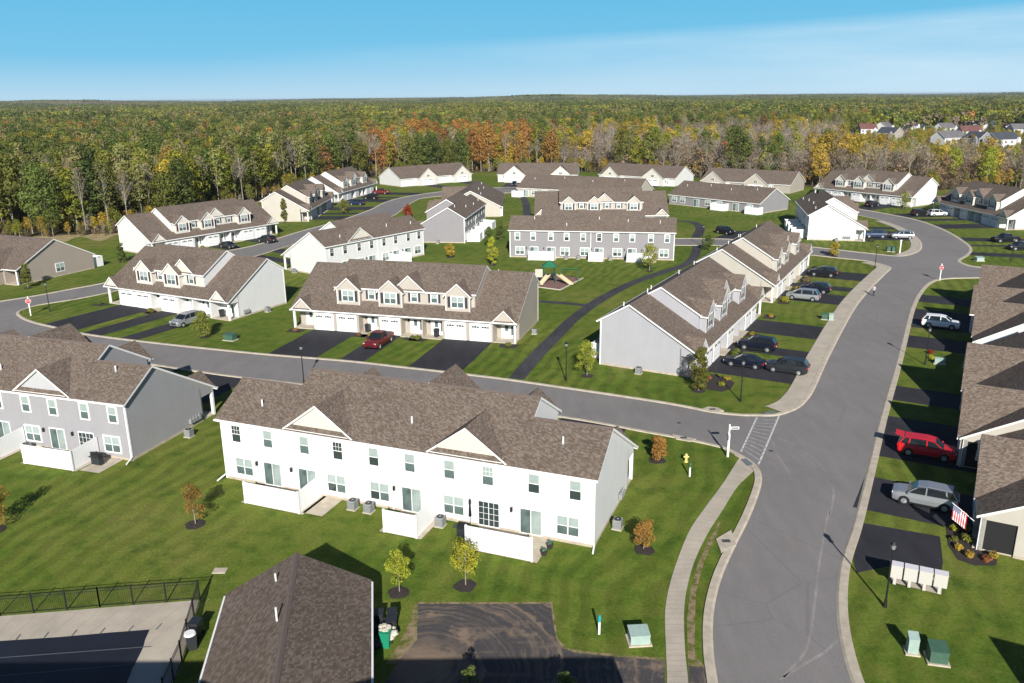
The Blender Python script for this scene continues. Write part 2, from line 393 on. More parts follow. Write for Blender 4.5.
# pavement hugging the kerb on the town side of the main street
sw = MB()
i0 = 8; seg = ml2_[i0:66]
raised_strip(sw, offset(seg, .552), offset(seg, 2.5), 0, .096, M['walk'])
seg3 = ml3[18:48]
raised_strip(sw, offset(seg3, .552), offset(seg3, 2.2), 0, .096, M['walk'])
lo_l = S(GP([(664, 720), (667, 683), (666, 650), (665, 614), (669, 588), (677.5, 560), (690, 530), (705, 508), (722, 485), (740, 457)]))
lo_r = S(GP([(688, 720), (688, 683), (685, 650), (684, 614), (687, 588), (695, 560), (708, 533), (722, 511), (738, 486), (756, 469)]))
n = min(len(lo_l), len(lo_r))
raised_strip(sw, lo_r[:n], lo_l[:n], 0, .04, M['walk'])
tag(sw.build('sidewalk'), kind='structure')
# pavement joints
jm = mat('joint', (.32, .28, .235), .9)
jb = MB()
for i in range(0, n - 1):
    for t in (0,):
        a = Vector(lo_l[i]).lerp(Vector(lo_l[i + 1]), t); b = Vector(lo_r[i]).lerp(Vector(lo_r[i + 1]), t)
        d = Vector((-(b - a).y, (b - a).x)).normalized() * .018
        jb.poly([(a.x - d.x, a.y - d.y, .044), (b.x - d.x, b.y - d.y, .044), (b.x + d.x, b.y + d.y, .044), (a.x + d.x, a.y + d.y, .044)], jm)
tag(jb.build('sidewalk_joints'), kind='structure')
# worn soil along the lower pavement
for pts in ([(690, 683), (688, 660), (687, 620), (690, 592), (697, 566), (706, 545), (716, 527), (722, 517), (716, 535), (704, 562), (696, 592), (695, 620), (695, 655), (706, 668), (712, 676), (712, 690)],):
    tag(poly_sheet('soil_edge', GP(pts), .004, M['verge']))
# footpaths
def path(name, pts, wd, z=.016):
    p = S(GP(pts)); tag(poly_sheet(name, offset(p, wd / 2) + offset(p, -wd / 2)[::-1], z, M['path']))
path('footpath', [(516, 379), (537, 355), (557, 335), (572, 320), (589, 307), (605, 297), (630, 284), (662, 272.5), (684.5, 265), (694.5, 256), (697, 246)], 1.9)
path('footpath', [(539, 301.5), (562, 303), (590, 306)], 1.5, .012)
path('footpath', [(696, 237.5), (700, 230), (698, 225), (691, 222), (677, 221)], 2.2)
path('footpath', [(523, 197), (526, 204), (527, 212), (528, 225)], 2.2)
# muddy lot and drive at the bottom
tag(poly_sheet('parking_lot', GP([(418, 604), (551, 604), (553, 622), (556, 638), (562, 648), (575, 653), (620, 657), (665, 661), (664, 730), (300, 730), (380, 690), (399, 660), (417, 640)]), .006, M['mud']))
tag(poly_sheet('driveway', GP([(689, 666), (712, 668), (717, 700), (700, 720), (688, 720)]), .006, M['mud']))
tag(poly_sheet('soil_edge', GP([(415, 602), (552, 602), (558, 640), (570, 649), (600, 653), (664, 658), (664, 662), (575, 656), (556, 648), (550, 606), (420, 606), (419, 640), (400, 664), (386, 664), (398, 645), (410, 622)]), .0045, M['verge']))
# pool deck and cover
tag(poly_sheet('pool_deck', GP([(-90, 626), (0, 616.3), (100, 608), (199, 600), (181, 662), (150, 740), (-120, 740)]), .006, M['walk']))
djm = MB()
for k in range(14):
    a = Vector(G(-70 + k * 21.5, 623 - k * 1.85)); b = Vector(G(-110 + k * 19.5, 668 - k * 1.6))
    d = Vector((-(b - a).y, (b - a).x)).normalized() * .015
    djm.poly([(a.x - d.x, a.y - d.y, .010), (b.x - d.x, b.y - d.y, .010), (b.x + d.x, b.y + d.y, .010), (a.x + d.x, a.y + d.y, .010)], jm)
tag(djm.build('deck_joints'), kind='structure')
M['cover'] = mat('pool_cover_fabric', (.010, .013, .022), .6, noise=(.4, .25)); M['strap'] = mat('cover_strap', (.10, .11, .12), .7)
cov = GP([(-60, 645), (0, 641.5), (60, 637.5), (110, 633), (149.5, 630), (145, 640), (143, 648), (138, 658), (132, 670), (127, 683), (120, 710), (-100, 710)])
pc = poly_sheet('pool_cover', cov, .03, M['cover'], 'dark navy safety cover stretched over the pool inside the black fence', 'pool cover', kind=None)

stp = MB()
def line(mb, a, b, wd, z, m):
    a, b = Vector(a), Vector(b); d = Vector((-(b - a).y, (b - a).x)).normalized() * wd / 2
    mb.poly([(a.x + d.x, a.y + d.y, z), (a.x - d.x, a.y - d.y, z), (b.x - d.x, b.y - d.y, z), (b.x + d.x, b.y + d.y, z)], m)
for (p, q) in (((-30, 660.5), (151, 647)), ((-30, 679), (130, 665))): line(stp, G(*p), G(*q), .07, .036, M['strap'])
for k in range(7): line(stp, G(-12 + k * 28, 642.5 - k * 2.1), G(-8 + k * 28.3, 637 - k * 2.2), .07, .034, M['strap'])
o = stp.build('strap', pc)
# crosswalk: two stop lines and worn diagonal bars
M['paint'] = mat('road_paint', (.55, .55, .53), .8, noise=(3, .3)); M['wornpaint'] = mat('worn_paint', (.30, .295, .29), .85, noise=(2.5, .35))
cw = MB()
a0, a1, b0, b1 = [Vector(G(*p)) for p in ((757, 417.5), (741, 452), (779, 416), (758.5, 464.5))]
line(cw, a0, a1, .16, .016, M['paint']); line(cw, b0, b1, .16, .016, M['paint'])
for k in range(1, 12):
    t = k / 12; line(cw, a0.lerp(a1, t), b0.lerp(b1, t + .015), .16, .016, M['wornpaint'])
tag(cw.build('crosswalk'), kind='structure')

# tyre dust, inlets, tactile plates
M['dust'] = asphalt('tyre_dust', (.228, .209, .202), .35)
td = MB()
for pl in ([(773, 436), (790, 443), (805, 452), (817, 461), (826, 472), (833, 487), (833, 500), (830, 515)], [(829, 510), (824, 535), (819, 566), (816, 592), (813, 616), (810, 636), (803, 655), (783, 677)], [(772, 440), (778, 455), (787, 470), (790, 485), (786, 500)], [(838, 640), (825, 652), (805, 664), (780, 680)]):
    q = S(GP(pl), 5); a_, b_ = offset(q, .09), offset(q, -.09)
    for i in range(len(q) - 1):
        td.poly([(*a_[i], .0165), (*a_[i + 1], .0165), (*b_[i + 1], .0165), (*b_[i], .0165)], M['dust'])
tag(td.build('tyre_marks'), kind='structure')
for k, pts in enumerate(([(731, 531), (716, 540), (721, 553), (736, 546)], [(700, 410.5), (708, 407.5), (718, 408.5), (724, 411.5), (712, 413)], [(672, 435), (676, 439.5), (690, 442), (696, 440), (684, 437.5)])):
    m_ = MB(); P_ = GP(pts); m_.slab([(x, y, .112) for x, y in (P_ if k != 9 else P_)], .11, M['concrete'], M['concrete']); tag(m_.build('kerb_inlet'), kind='structure')
    cx = sum(p[0] for p in P_) / len(P_); cy = sum(p[1] for p in P_) / len(P_); m_ = MB(); m_.box(-.3, .3, -.2, .2, 0, .13, M['acgrate']); o = m_.build('drain_grate', loc=(cx, cy, 0)); tag(o, 'grey storm drain grate set in the kerb, ' + ['by the curved pavement at the junction', 'on the far side of the side street', 'on the near side of the side street'][k], 'drain grate')
M_pl = mat('tactile_plate', (.13, .16, .17), .8)
for pts in ([(763, 413.6), (775, 411.5), (776.5, 413.3), (765, 415.3)], [(741, 460.5), (746, 459.5), (753.5, 465.5), (748, 467)]): tag(poly_sheet('tactile_paving', GP(pts), .118, M_pl))
for (px, py) in ((771, 451), (679, 423)):
    x, y = G(px, py); m_ = MB(); m_.tube((0, 0, 0), (0, 0, .018), .22, .22, M['acgrate'], 18); o = m_.build('manhole_cover', loc=(x, y, .002)); tag(o, 'round dark manhole cover in the asphalt, ' + {771: 'just past the crosswalk', 679: 'in the side street'}[px], 'manhole cover')
# ---------------------------------------------------------------- window, door and garage meshes shared by every house
def win_mesh(nm, n=1, w=.9, h=1.45, dark=False, grid=True, half=False):
    b = MB(); W = n * w
    b.box(-W / 2 - .1, W / 2 + .1, -.05, .02, -.1, h + .12, M['frame'])
    for i in range(n):
        x0 = -W / 2 + i * w + .045; x1 = x0 + w - .09
        g1 = M['glass'] if dark else M['blind']; g2 = M['glass'] if (dark or half and i == 0) else M['blind2']
        b.poly([(x0, -.056, h / 2 + .03), (x1, -.056, h / 2 + .03), (x1, -.056, h), (x0, -.056, h)], g1)
        b.poly([(x0, -.053, .03), (x1, -.053, .03), (x1, -.053, h / 2 - .03), (x0, -.053, h / 2 - .03)], g2)
        if grid:
            for q in (1, 2):
                xx = x0 + (x1 - x0) * q / 3; b.box(xx - .012, xx + .012, -.066, -.05, h / 2, h, M['frame'])
            b.box(x0, x1, -.066, -.05, h * .75 - .012, h * .75 + .012, M['frame'])
    return b.mesh(nm)
WIN = dict(single=win_mesh('window', 1), double=win_mesh('window', 2, .85, grid=False), dsingle=win_mesh('window', 1, dark=True), hsingle=win_mesh('window', 1, half=True, grid=False), hdouble=win_mesh('window', 2, .85, half=True, grid=False), psingle=win_mesh('window', 1, grid=False), small=win_mesh('window', 1, .7, 1.0), ddouble=win_mesh('window', 2, .85, dark=True))
def slider_mesh(dark=False):
    b = MB(); b.box(-1.0, 1.0, -.05, .02, 0, 2.15, M['frame'])
    b.poly([(-.92, -.056, .08), (-.03, -.056, .08), (-.03, -.056, 2.05), (-.92, -.056, 2.05)], M['glass'] if dark else M['blind2'])
    b.poly([(.03, -.053, .08), (.92, -.053, .08), (.92, -.053, 2.05), (.03, -.053, 2.05)], M['glass'] if dark else M['blind'])
    if dark:
        for x in (-.47, .47): b.box(x - .015, x + .015, -.07, -.05, .08, 2.05, M['frame'])
        for z in (.6, 1.1, 1.6): b.box(-.92, .92, -.07, -.05, z - .012, z + .012, M['frame'])
    else:
        for x in (.2, .38, .56, .74): b.box(x - .01, x + .01, -.058, -.05, .08, 2.05, M['blind2'])
    return b.mesh('sliding_door')
SLD = dict(a=slider_mesh(), d=slider_mesh(True))
def garage_mesh(w=2.75, h=2.3):
    b = MB(); b.box(-w / 2 - .12, w / 2 + .12, -.04, .02, 0, h + .14, M['trim'])
    b.box(-w / 2, w / 2, -.06, -.035, .02, h, M['garage'])
    for i in range(4):
        z = h / 4 * i
        if i: b.box(-w / 2, w / 2, -.064, -.05, z - .012, z + .012, M['acgrey'])
    for s in (-1, 1):
        for k in range(3):
            x = s * w / 4 + (k - 1) * .36; b.poly([(x - .15, -.068, h * .80), (x + .15, -.068, h * .80), (x + .15, -.068, h * .80 + .26 - .05 * abs(k - 1)), (x - .15, -.068, h * .80 + .26 - .05 * abs(k - 1))], M['glass'])
    return b.mesh('garage_door')
GAR = garage_mesh()
def door_mesh():
    b = MB(); b.box(-.9, .9, -.05, .02, 0, 2.25, M['frame']); b.box(-.62, .38, -.08, -.04, .03, 2.12, M['door'])
    b.poly([(-.36, -.083, 1.05), (.12, -.083, 1.05), (.12, -.083, 1.9), (-.36, -.083, 1.9)], M['blind2'])
    b.poly([(.48, -.056, .5), (.8, -.056, .5), (.8, -.056, 2.05), (.48, -.056, 2.05)], M['blind2'])
    return b.mesh('front_door')
DOOR = door_mesh()
def shut_mesh(m):
    b = MB(); b.box(-.19, .19, -.05, .0, 0, 1.5, m); return b.mesh('shutter')
SHT = dict(b=shut_mesh(M['shut']), m=shut_mesh(M['shutred']))
def pipe_mesh():
    b = MB(); b.tube((0, 0, -.3), (0, 0, .55), .07, .07, M['pvc'], 8); b.tube((0, 0, -.15), (0, 0, .03), .16, .1, M['acgrey'], 8); return b.mesh('vent_pipe')
PIPE = pipe_mesh()
def lamp_mesh():
    b = MB(); b.box(-.07, .07, -.2, 0, 0, .35, M['black']); return b.mesh('wall_lantern')
WLAN = lamp_mesh()

D_, EV, FE, VR, ZR, V1, HH = 11.9, 5.7, 3.05, 8.26, 7.88, 1.8, 2.0
SF = (ZR - FE) / VR; SB = (ZR - EV) / (D_ - VR)
VC = (EV + SB * D_ - FE - HH) / (SF + SB); ZC = FE + HH + SF * VC
TH = .2
SPEC5 = dict(L=32.5, ua=6.1, ub=26.4,
  plan=[('p', 0, 3.1), ('g', 3.2, 6.3), ('g', 6.7, 9.8), ('r', 10.1, 12.95), ('g', 13.2, 16.25), ('r', 16.4, 19.35), ('r', 19.5, 22.3), ('g', 22.6, 25.7), ('g', 26.1, 29.2), ('p', 29.4, 32.5)],
  dorm=[(8.2, 3.4), (14.5, 3.4), (24.2, 3.4)], big=(17.0, 4.8), uw=[11.4, 17.7, 20.6], rg=[9.8, 22.75],
  rup=[1.42, 4.54, 8.14, 11.28, 14.62, 17.78, 21.05, 24.2, 27.76, 30.94], rlo=[('w', 1.94), ('s', 4.78), ('s', 8.12), ('w', 11.0), ('s', 14.59), ('w', 17.42), ('w', 21.38), ('s', 24.14), ('s', 27.58), ('w', 30.43)],
  drives=[(3.1, 9.9, 'd'), (13.1, 16.4, 's'), (22.5, 29.3, 'd')])
SPEC4 = dict(L=26.0, ua=5.0, ub=19.6,
  plan=[('p', 0, 2.5), ('g', 2.7, 6.0), ('g', 6.4, 9.6), ('r', 9.8, 11.8), ('g', 12.0, 15.4), ('r', 15.7, 18.5), ('r', 18.8, 22.1), ('p', 22.4, 26)],
  dorm=[(7.6, 3.4), (13.6, 3.4)], big=(15.4, 4.9), uw=[10.3, 17.0], rg=[8.0, 18.0],
  rup=[1.4, 4.5, 8.1, 11.3, 14.6, 17.8, 21.3, 24.5], rlo=[('w', 1.9), ('s', 4.8), ('s', 8.1), ('w', 11), ('s', 14.6), ('w', 17.5), ('s', 21.3), ('w', 24.2)],
  drives=[(2.5, 9.7, 'd'), (11.9, 15.5, 's'), (18.9, 21.9, 's')])

def townhouse(x, y, th, spec, wall, label, accent='accent_white', shutter='m', roof='shingle', dark=(), grp='townhouse rows along the curving streets', front=True, end=True, rg=(), big=None):
    s = dict(spec); s['rg'] = rg; s['big'] = big or s['big']; L = s['L']; root = empty('townhouse_row', x, y, R(th), 0, label, 'townhouse row', grp)
    W = M[wall]; T = M['trim']; RM = M[roof]
    # walls
    b = MB()
    rear = [(D_, 0), (D_, EV)]
    for u, sg in ((0, 1), (L, -1)):
        pts = [(1.9, 0), (1.9, 2.45), (.0, 2.45), (.0, FE - .06), (VR, ZR - .12), (D_, EV - .1), (D_, 0)]
        P3 = [(u, v, z) for v, z in pts]
        b.prism(P3, (sg * .15, 0, 0), W)
        b.box(u if sg > 0 else u - .12, u + .12 if sg > 0 else u, D_ - .02, D_ + .03, 0, EV - .1, T)       # corner board
        b.box(u - .03 if sg > 0 else u, u if sg > 0 else u + .03, D_ - .14, D_ + .02, 0, EV - .15, T)
    b.prism([(.15, D_, 0), (.15, D_, EV - .1), (L - .15, D_, EV - .1), (L - .15, D_, 0)], (0, -.15, 0), W)
    uc = s['ua'] + .4 if False else L * .5
    b.box(uc - .05, uc + .05, D_ + .001, D_ + .07, 0, EV - .12, T)      # rear downpipe
    for u in (s['ua'], s['ub']):
        sg = 1 if u == s['ua'] else -1
        b.prism([(u, V1, FE + SF * V1 - .1), (u, V1, FE + SF * V1 + HH - .12), (u, VC, ZC - .15), (u, VR + .3, ZR - .3)], (sg * .12, 0, 0), W)
    zb = FE + SF * V1 - .15
    b.prism([(s['ua'] + .12, V1, zb), (s['ub'] - .12, V1, zb), (s['ub'] - .12, V1, zb + HH + .02), (s['ua'] + .12, V1, zb + HH + .02)], (0, .12, 0), M[accent])
    b.build('wall', root)
    # low front wall with garage piers, recesses and porches
    b = MB(); cuts = []
    prev = 0
    def seg(u0, u1, v, z1=FE - .05): b.box(u0, u1, v, v + .14, 0, z1, W)
    for (k, u0, u1) in s['plan']:
        if u0 > prev + .01: seg(prev, u0, 0)
        if k == 'g': seg(u0, u1, 0)
        else:
            v = 1.35 if k == 'r' else 1.9
            seg(u0, u1, v, FE + .3); b.box(u0, u1, 0, .22, 2.45, FE - .06, T)
            b.box(u0 + .01, u1 - .01, .22, v, 2.72, 2.78, T)
            if u0 > .5: b.box(u0 - .14, u0, .14, v, 0, FE - .05, W)
            if u1 < L - .5: b.box(u1, u1 + .14, .14, v, 0, FE - .05, W)
        prev = u1
    if prev < L - .01: seg(prev, L, 0)
    b.build('front_wall', root)
    b = MB(); b.box(-.02, L + .02, D_ - .1, D_ + .025, 0, .22, M['found'])
    for u in (0, L): b.box(u - .022, u + .022, 1.95, D_ - .12, 0, .24, M['found'])
    b.build('foundation', root)
    # posts
    for (k, u0, u1) in s['plan']:
        if k == 'p':
            for uu in ((u0 + .14, u1 - .02) if True else ()):
                if abs(uu - .14) < .01 or abs(uu - (L - .02)) < .03:
                    uu = .14 if uu < 1 else L - .14
                    b = MB(); b.box(uu - .14, uu + .14, .0, .26, 0, 2.46, T); b.build('porch_post', root)
            b = MB(); b.box(u0 + .05, u1 - .05, -.1, 1.85, 0, .12, M['concrete']); b.build('porch_floor', root)
        if k == 'r':
            b = MB(); b.box(u0 + .01, u1 - .01, -.6, 1.34, 0, .1, M['concrete']); b.build('porch_floor', root)
    # main roof
    b = MB(); ua, ub = s['ua'], s['ub']; o = .3; fo = .35; vz = lambda v: FE + SF * v; bz = lambda v: EV + SB * (D_ - v)
    q = lambda u, v, z: (u, v, z)
    E_ = D_ + .35
    b.slab([q(-o, -fo, vz(-fo)), q(ua, -fo, vz(-fo)), q(ua, VR, ZR), q(-o, VR, ZR)], TH, RM, T)
    b.slab([q(ub, -fo, vz(-fo)), q(L + o, -fo, vz(-fo)), q(L + o, VR, ZR), q(ub, VR, ZR)], TH, RM, T)
    b.slab([q(ua, -fo, vz(-fo)), q(ub, -fo, vz(-fo)), q(ub, V1 + .05, vz(V1 + .05)), q(ua, V1 + .05, vz(V1 + .05))], TH, RM, T)
    b.slab([q(-o, VR, ZR), q(ua - .25, VR, ZR), q(ua - .25, VC, ZC), q(ub + .25, VC, ZC), q(ub + .25, VR, ZR), q(L + o, VR, ZR), q(L + o, E_, bz(E_)), q(-o, E_, bz(E_))], TH, RM, T)
    f2 = V1 - .3
    b.slab([q(ua - .25, f2, vz(f2) + HH), q(ub + .25, f2, vz(f2) + HH), q(ub + .25, VC, ZC), q(ua - .25, VC, ZC)], TH, RM, T)
    # ridge caps
    for (u0, u1, v, z) in ((-o, ua - .3, VR, ZR), (ub + .3, L + o, VR, ZR), (ua - .25, ub + .25, VC, ZC)):
        b.poly([q(u0, v - .16, z - .075), q(u1, v - .16, z - .075), q(u1, v, z + .03), q(u0, v, z + .03)], M['ridge'])
        b.poly([q(u0, v, z + .03), q(u1, v, z + .03), q(u1, v + .16, z - .075), q(u0, v + .16, z - .075)], M['ridge'])
    # gutters
    b.box(-o, L + o, E_, E_ + .1, bz(E_) - .14, bz(E_) - .02, T)
    b.box(-o, L + o, -fo - .1, -fo, vz(-fo) - .14, vz(-fo) - .02, T)
    roof_o = b.build('roof', root)
    def gable(nm, uc, wd, vf, ze, zp, vback, vside, mat_, ov=.28, depth=.12, zbase=None, strip=0):
        "front-facing gable: triangular wall at vf and two roof planes running back"
        h = wd / 2; b = MB(); k = (zp - ze) / h; zo = ze - k * ov
        sgn = -1 if vback > vf else 1; vf2 = vf + sgn * .26
        if nm != 'rear_gable': zbs = zbase if zbase is not None else ze
        else: zbs = ze
        b.prism([(uc - h, vf, zbs), (uc + h, vf, zbs), (uc + h, vf, ze - .1), (uc, vf, zp - .14), (uc - h, vf, ze - .1)] if zbs < ze - .15 else [(uc - h, vf, ze - .1), (uc + h, vf, ze - .1), (uc, vf, zp - .14)], (0, -sgn * depth, 0), mat_)
        for sd in (-1, 1):
            vs = vside(zo)
            pts = [(uc + sd * (h + ov), vf2, zo), (uc + sd * (h + ov), vs, zo), (uc, vback, zp), (uc, vf2, zp)]
            if (sd > 0) == (vback < vf): pts = pts[::-1]
            if sd < 0: pass
            b.slab(orient(pts), .17, RM, T)
        return b.build(nm, root)
    def orient(p):
        n = (Vector(p[1]) - Vector(p[0])).cross(Vector(p[2]) - Vector(p[0]))
        return p if n.z > 0 else p[::-1]
    vup = lambda z: (z - FE - HH) / SF      # raised front plane
    vlo = lambda z: (z - FE) / SF
    vre = lambda z: D_ - (z - EV) / SB
    W2 = M[accent]
    if s.get('big'):
        u, wd = s['big']; zp = 5.95 + wd / 2 * .88
        gable('gable', u, wd, V1 - .06, 5.95, zp, vup(zp), lambda z: max(vup(z), V1 - .3), W2)
    for (u, wd) in s['dorm']:
        zp = 5.95 + wd / 2 * .88; b = MB()
        g = gable('dormer', u, wd, 1.0, 5.95, zp, vup(zp), lambda z: max(vup(z), V1 - .05), W2, zbase=FE + SF * 1.0 - .2)
        for sd in (-1, 1):
            b = MB(); uu = u + sd * wd / 2; a0 = FE + SF * 1.0 - .2
            b.prism([(uu, 1.1, a0), (uu, V1, FE + SF * V1 - .2), (uu, V1, 5.88), (uu, 1.1, 5.88)], (-sd * .1, 0, 0), W2)
            b.box(uu - .06 if sd > 0 else uu - .03, uu + .03 if sd > 0 else uu + .06, .97, 1.0, a0 + .2, 5.85, T)
            b.build('dormer_cheek', root)
        put(WIN['double'], 'window', root, (u, 1.0, 4.15))
        for sd in (-1, 1): put(SHT[shutter], 'shutter', root, (u + sd * 1.22, 1.0, 4.12))
    for u in s['uw']:
        put(WIN['single'], 'window', root, (u, V1, 4.42), scale=(1, 1, .9))
        for sd in (-1, 1): put(SHT[shutter], 'shutter', root, (u + sd * .72, V1, 4.4), scale=(.8, 1, .88))
    for (k, u0, u1) in s['plan']:
        if k == 'p':
            u = (u0 + u1) / 2; zp = 3.0 + 1.55 * .95
            gable('porch_gable', u, 3.0, -.12, 3.0, zp, vlo(zp), lambda z: max(vlo(z), -fo), W2)
    for u in s['rg']:
        zp = EV + 2.25; gable('rear_gable', u, 5.9, D_ + .02, EV + .12, zp, vre(zp), lambda z: min(vre(z), D_ + .2), W2, ov=.3)
        b = MB(); b.slab([(u - 2.9, D_ + .32, EV - .02), (u + 2.9, D_ + .32, EV - .02), (u + 2.9, D_ + .03, EV + .22), (u - 2.9, D_ + .03, EV + .22)][::-1] if False else [(u + 2.9, D_ + .37, EV + .0), (u - 2.9, D_ + .37, EV + .0), (u - 2.9, D_ + .03, EV + .26), (u + 2.9, D_ + .03, EV + .26)], .06, RM, T)
        b.build('gable_skirt', root)
    # openings
    if front:
        for (k, u0, u1) in s['plan']:
            u = (u0 + u1) / 2
            if k == 'g': put(GAR, 'garage_door', root, (u, 0, 0))
            elif k == 'r': put(DOOR, 'front_door', root, (u + .2, 1.35, .1)); put(WLAN, 'wall_lantern', root, (u - .95, 1.35, 1.7))
            else: put(DOOR, 'front_door', root, (u + (.3 if u < 5 else -.1), 1.9, .1))
    rw = random.Random(int(abs(x) * 13))
    for i, u in enumerate(s['rup']): put(WIN['dsingle' if i in dark else rw.choice(('psingle', 'psingle', 'hsingle', 'psingle', 'single'))], 'window', root, (u, D_, 3.55), math.pi)
    for i, (k, u) in enumerate(s['rlo']):
        if k == 'w': put(WIN[rw.choice(('double', 'double', 'hdouble'))], 'window', root, (u, D_, .65), math.pi)
        else:
            put(SLD['d' if (20 + i) in dark else 'a'], 'sliding_door', root, (u, D_, .12), math.pi, (.88, 1, .98))
            put(WLAN, 'wall_lantern', root, (u + (1.5 if (i % 3) else -1.5), D_, 1.75), math.pi)
    rnd = random.Random(int(abs(x) * 7 + abs(y)))
    for i in range(5 if L > 30 else 4):
        u = 3 + i * 6.3 + rnd.uniform(-1, 1); v = VR + rnd.uniform(.7, 2.8)
        put(PIPE, 'vent_pipe', roof_o, (u, v, bz(v)))
    return root

def loc2w(p, u, v):
    x, y, th = p[0], p[1], R(p[2]); return (x + math.cos(th) * u - math.sin(th) * v, y + math.sin(th) * u + math.cos(th) * v)
HP = dict(A=(10.09, 63.25, 158.4), B=(-30.57, 79.10, 162.4), D=(-30.73, 111.97, -16.0), E=(-64.23, 127.88, -27.2), G=(-74.28, 168.78, 55.1),
  H=(-27.45, 174.33, -126.7), I1=(-53.28, 216.86, 90.0), I2=(-53.43, 257.47, 77.6), K1=(-18.2, 208.43, -98.4), L=(33.75, 170.52, 170.6), M1=(6.06, 203.5, -2.8),
  P=(20.96, 88.52, 61.2), Q=(40.41, 123.77, 61.3), Rr=(77.3, 178.32, 77.4), Sx=(95.62, 260.86, -57.0), T=(114.86, 224.37, -87.8))
def TW(k, spec, wall, label, **kw): return townhouse(*HP[k], spec, wall, label, **kw)
TW('A', SPEC5, 'white', 'long white townhouse row in the foreground seen from behind, largest building in the photo', dark=(6, 9, 22), rg=(9.8, 22.75), big=(15.5, 6.8))
TW('B', SPEC5, 'midgrey', 'grey townhouse row with white corner boards cut off by the left edge', accent='cool', dark=(21,), rg=(9.0, 22.5), big=(15.5, 6.8))
TW('D', SPEC5, 'beige', 'tan townhouse row with black shutters and five white garage doors behind a maroon pickup', accent='accent_beige', shutter='b')
TW('E', SPEC4, 'white', 'white townhouse row at the left street corner with a silver car on its drive')
TW('G', SPEC5, 'white', 'white townhouse row before the woods at far left with two dark cars on its drives')
TW('H', SPEC4, 'white', 'white townhouse row seen from behind just beyond the tan-fronted row', dark=(0, 1, 2, 3, 4, 5, 6, 7), rg=(17.5,))
TW('I1', SPEC5, 'cream', 'cream townhouse row with a bare gable end and shaded blue garages beside the woods', accent='cream')
TW('I2', SPEC5, 'white', 'white townhouse row at the far bend with blue and red cars in front')
TW('K1', SPEC4, 'grey', 'grey townhouse row with blank gable end and white patio screens on its shaded side', accent='grey')
TW('L', SPEC5, 'grey', 'long grey townhouse row seen from behind beyond the playground', accent='grey', dark=(4,))
TW('M1', SPEC5, 'cream', 'cream townhouse row whose three gables peep over the ridge of the long grey row', accent='accent_beige', shutter='b')
TW('P', SPEC5, 'light', 'light grey townhouse row with a broad blank gable end facing the side street', accent='light')
TW('Q', SPEC5, 'cream', 'cream townhouse row behind the light grey one, a silver minivan on its drive', accent='cream')
TW('Rr', SPEC4, 'white', 'white townhouse row with a bright blank gable end at the upper street junction')
TW('Sx', SPEC5, 'white', 'white townhouse row facing the far bend of the main street before the brown woods')
TW('T', SPEC5, 'white', 'townhouse row at the right edge whose shaded front looks blue')

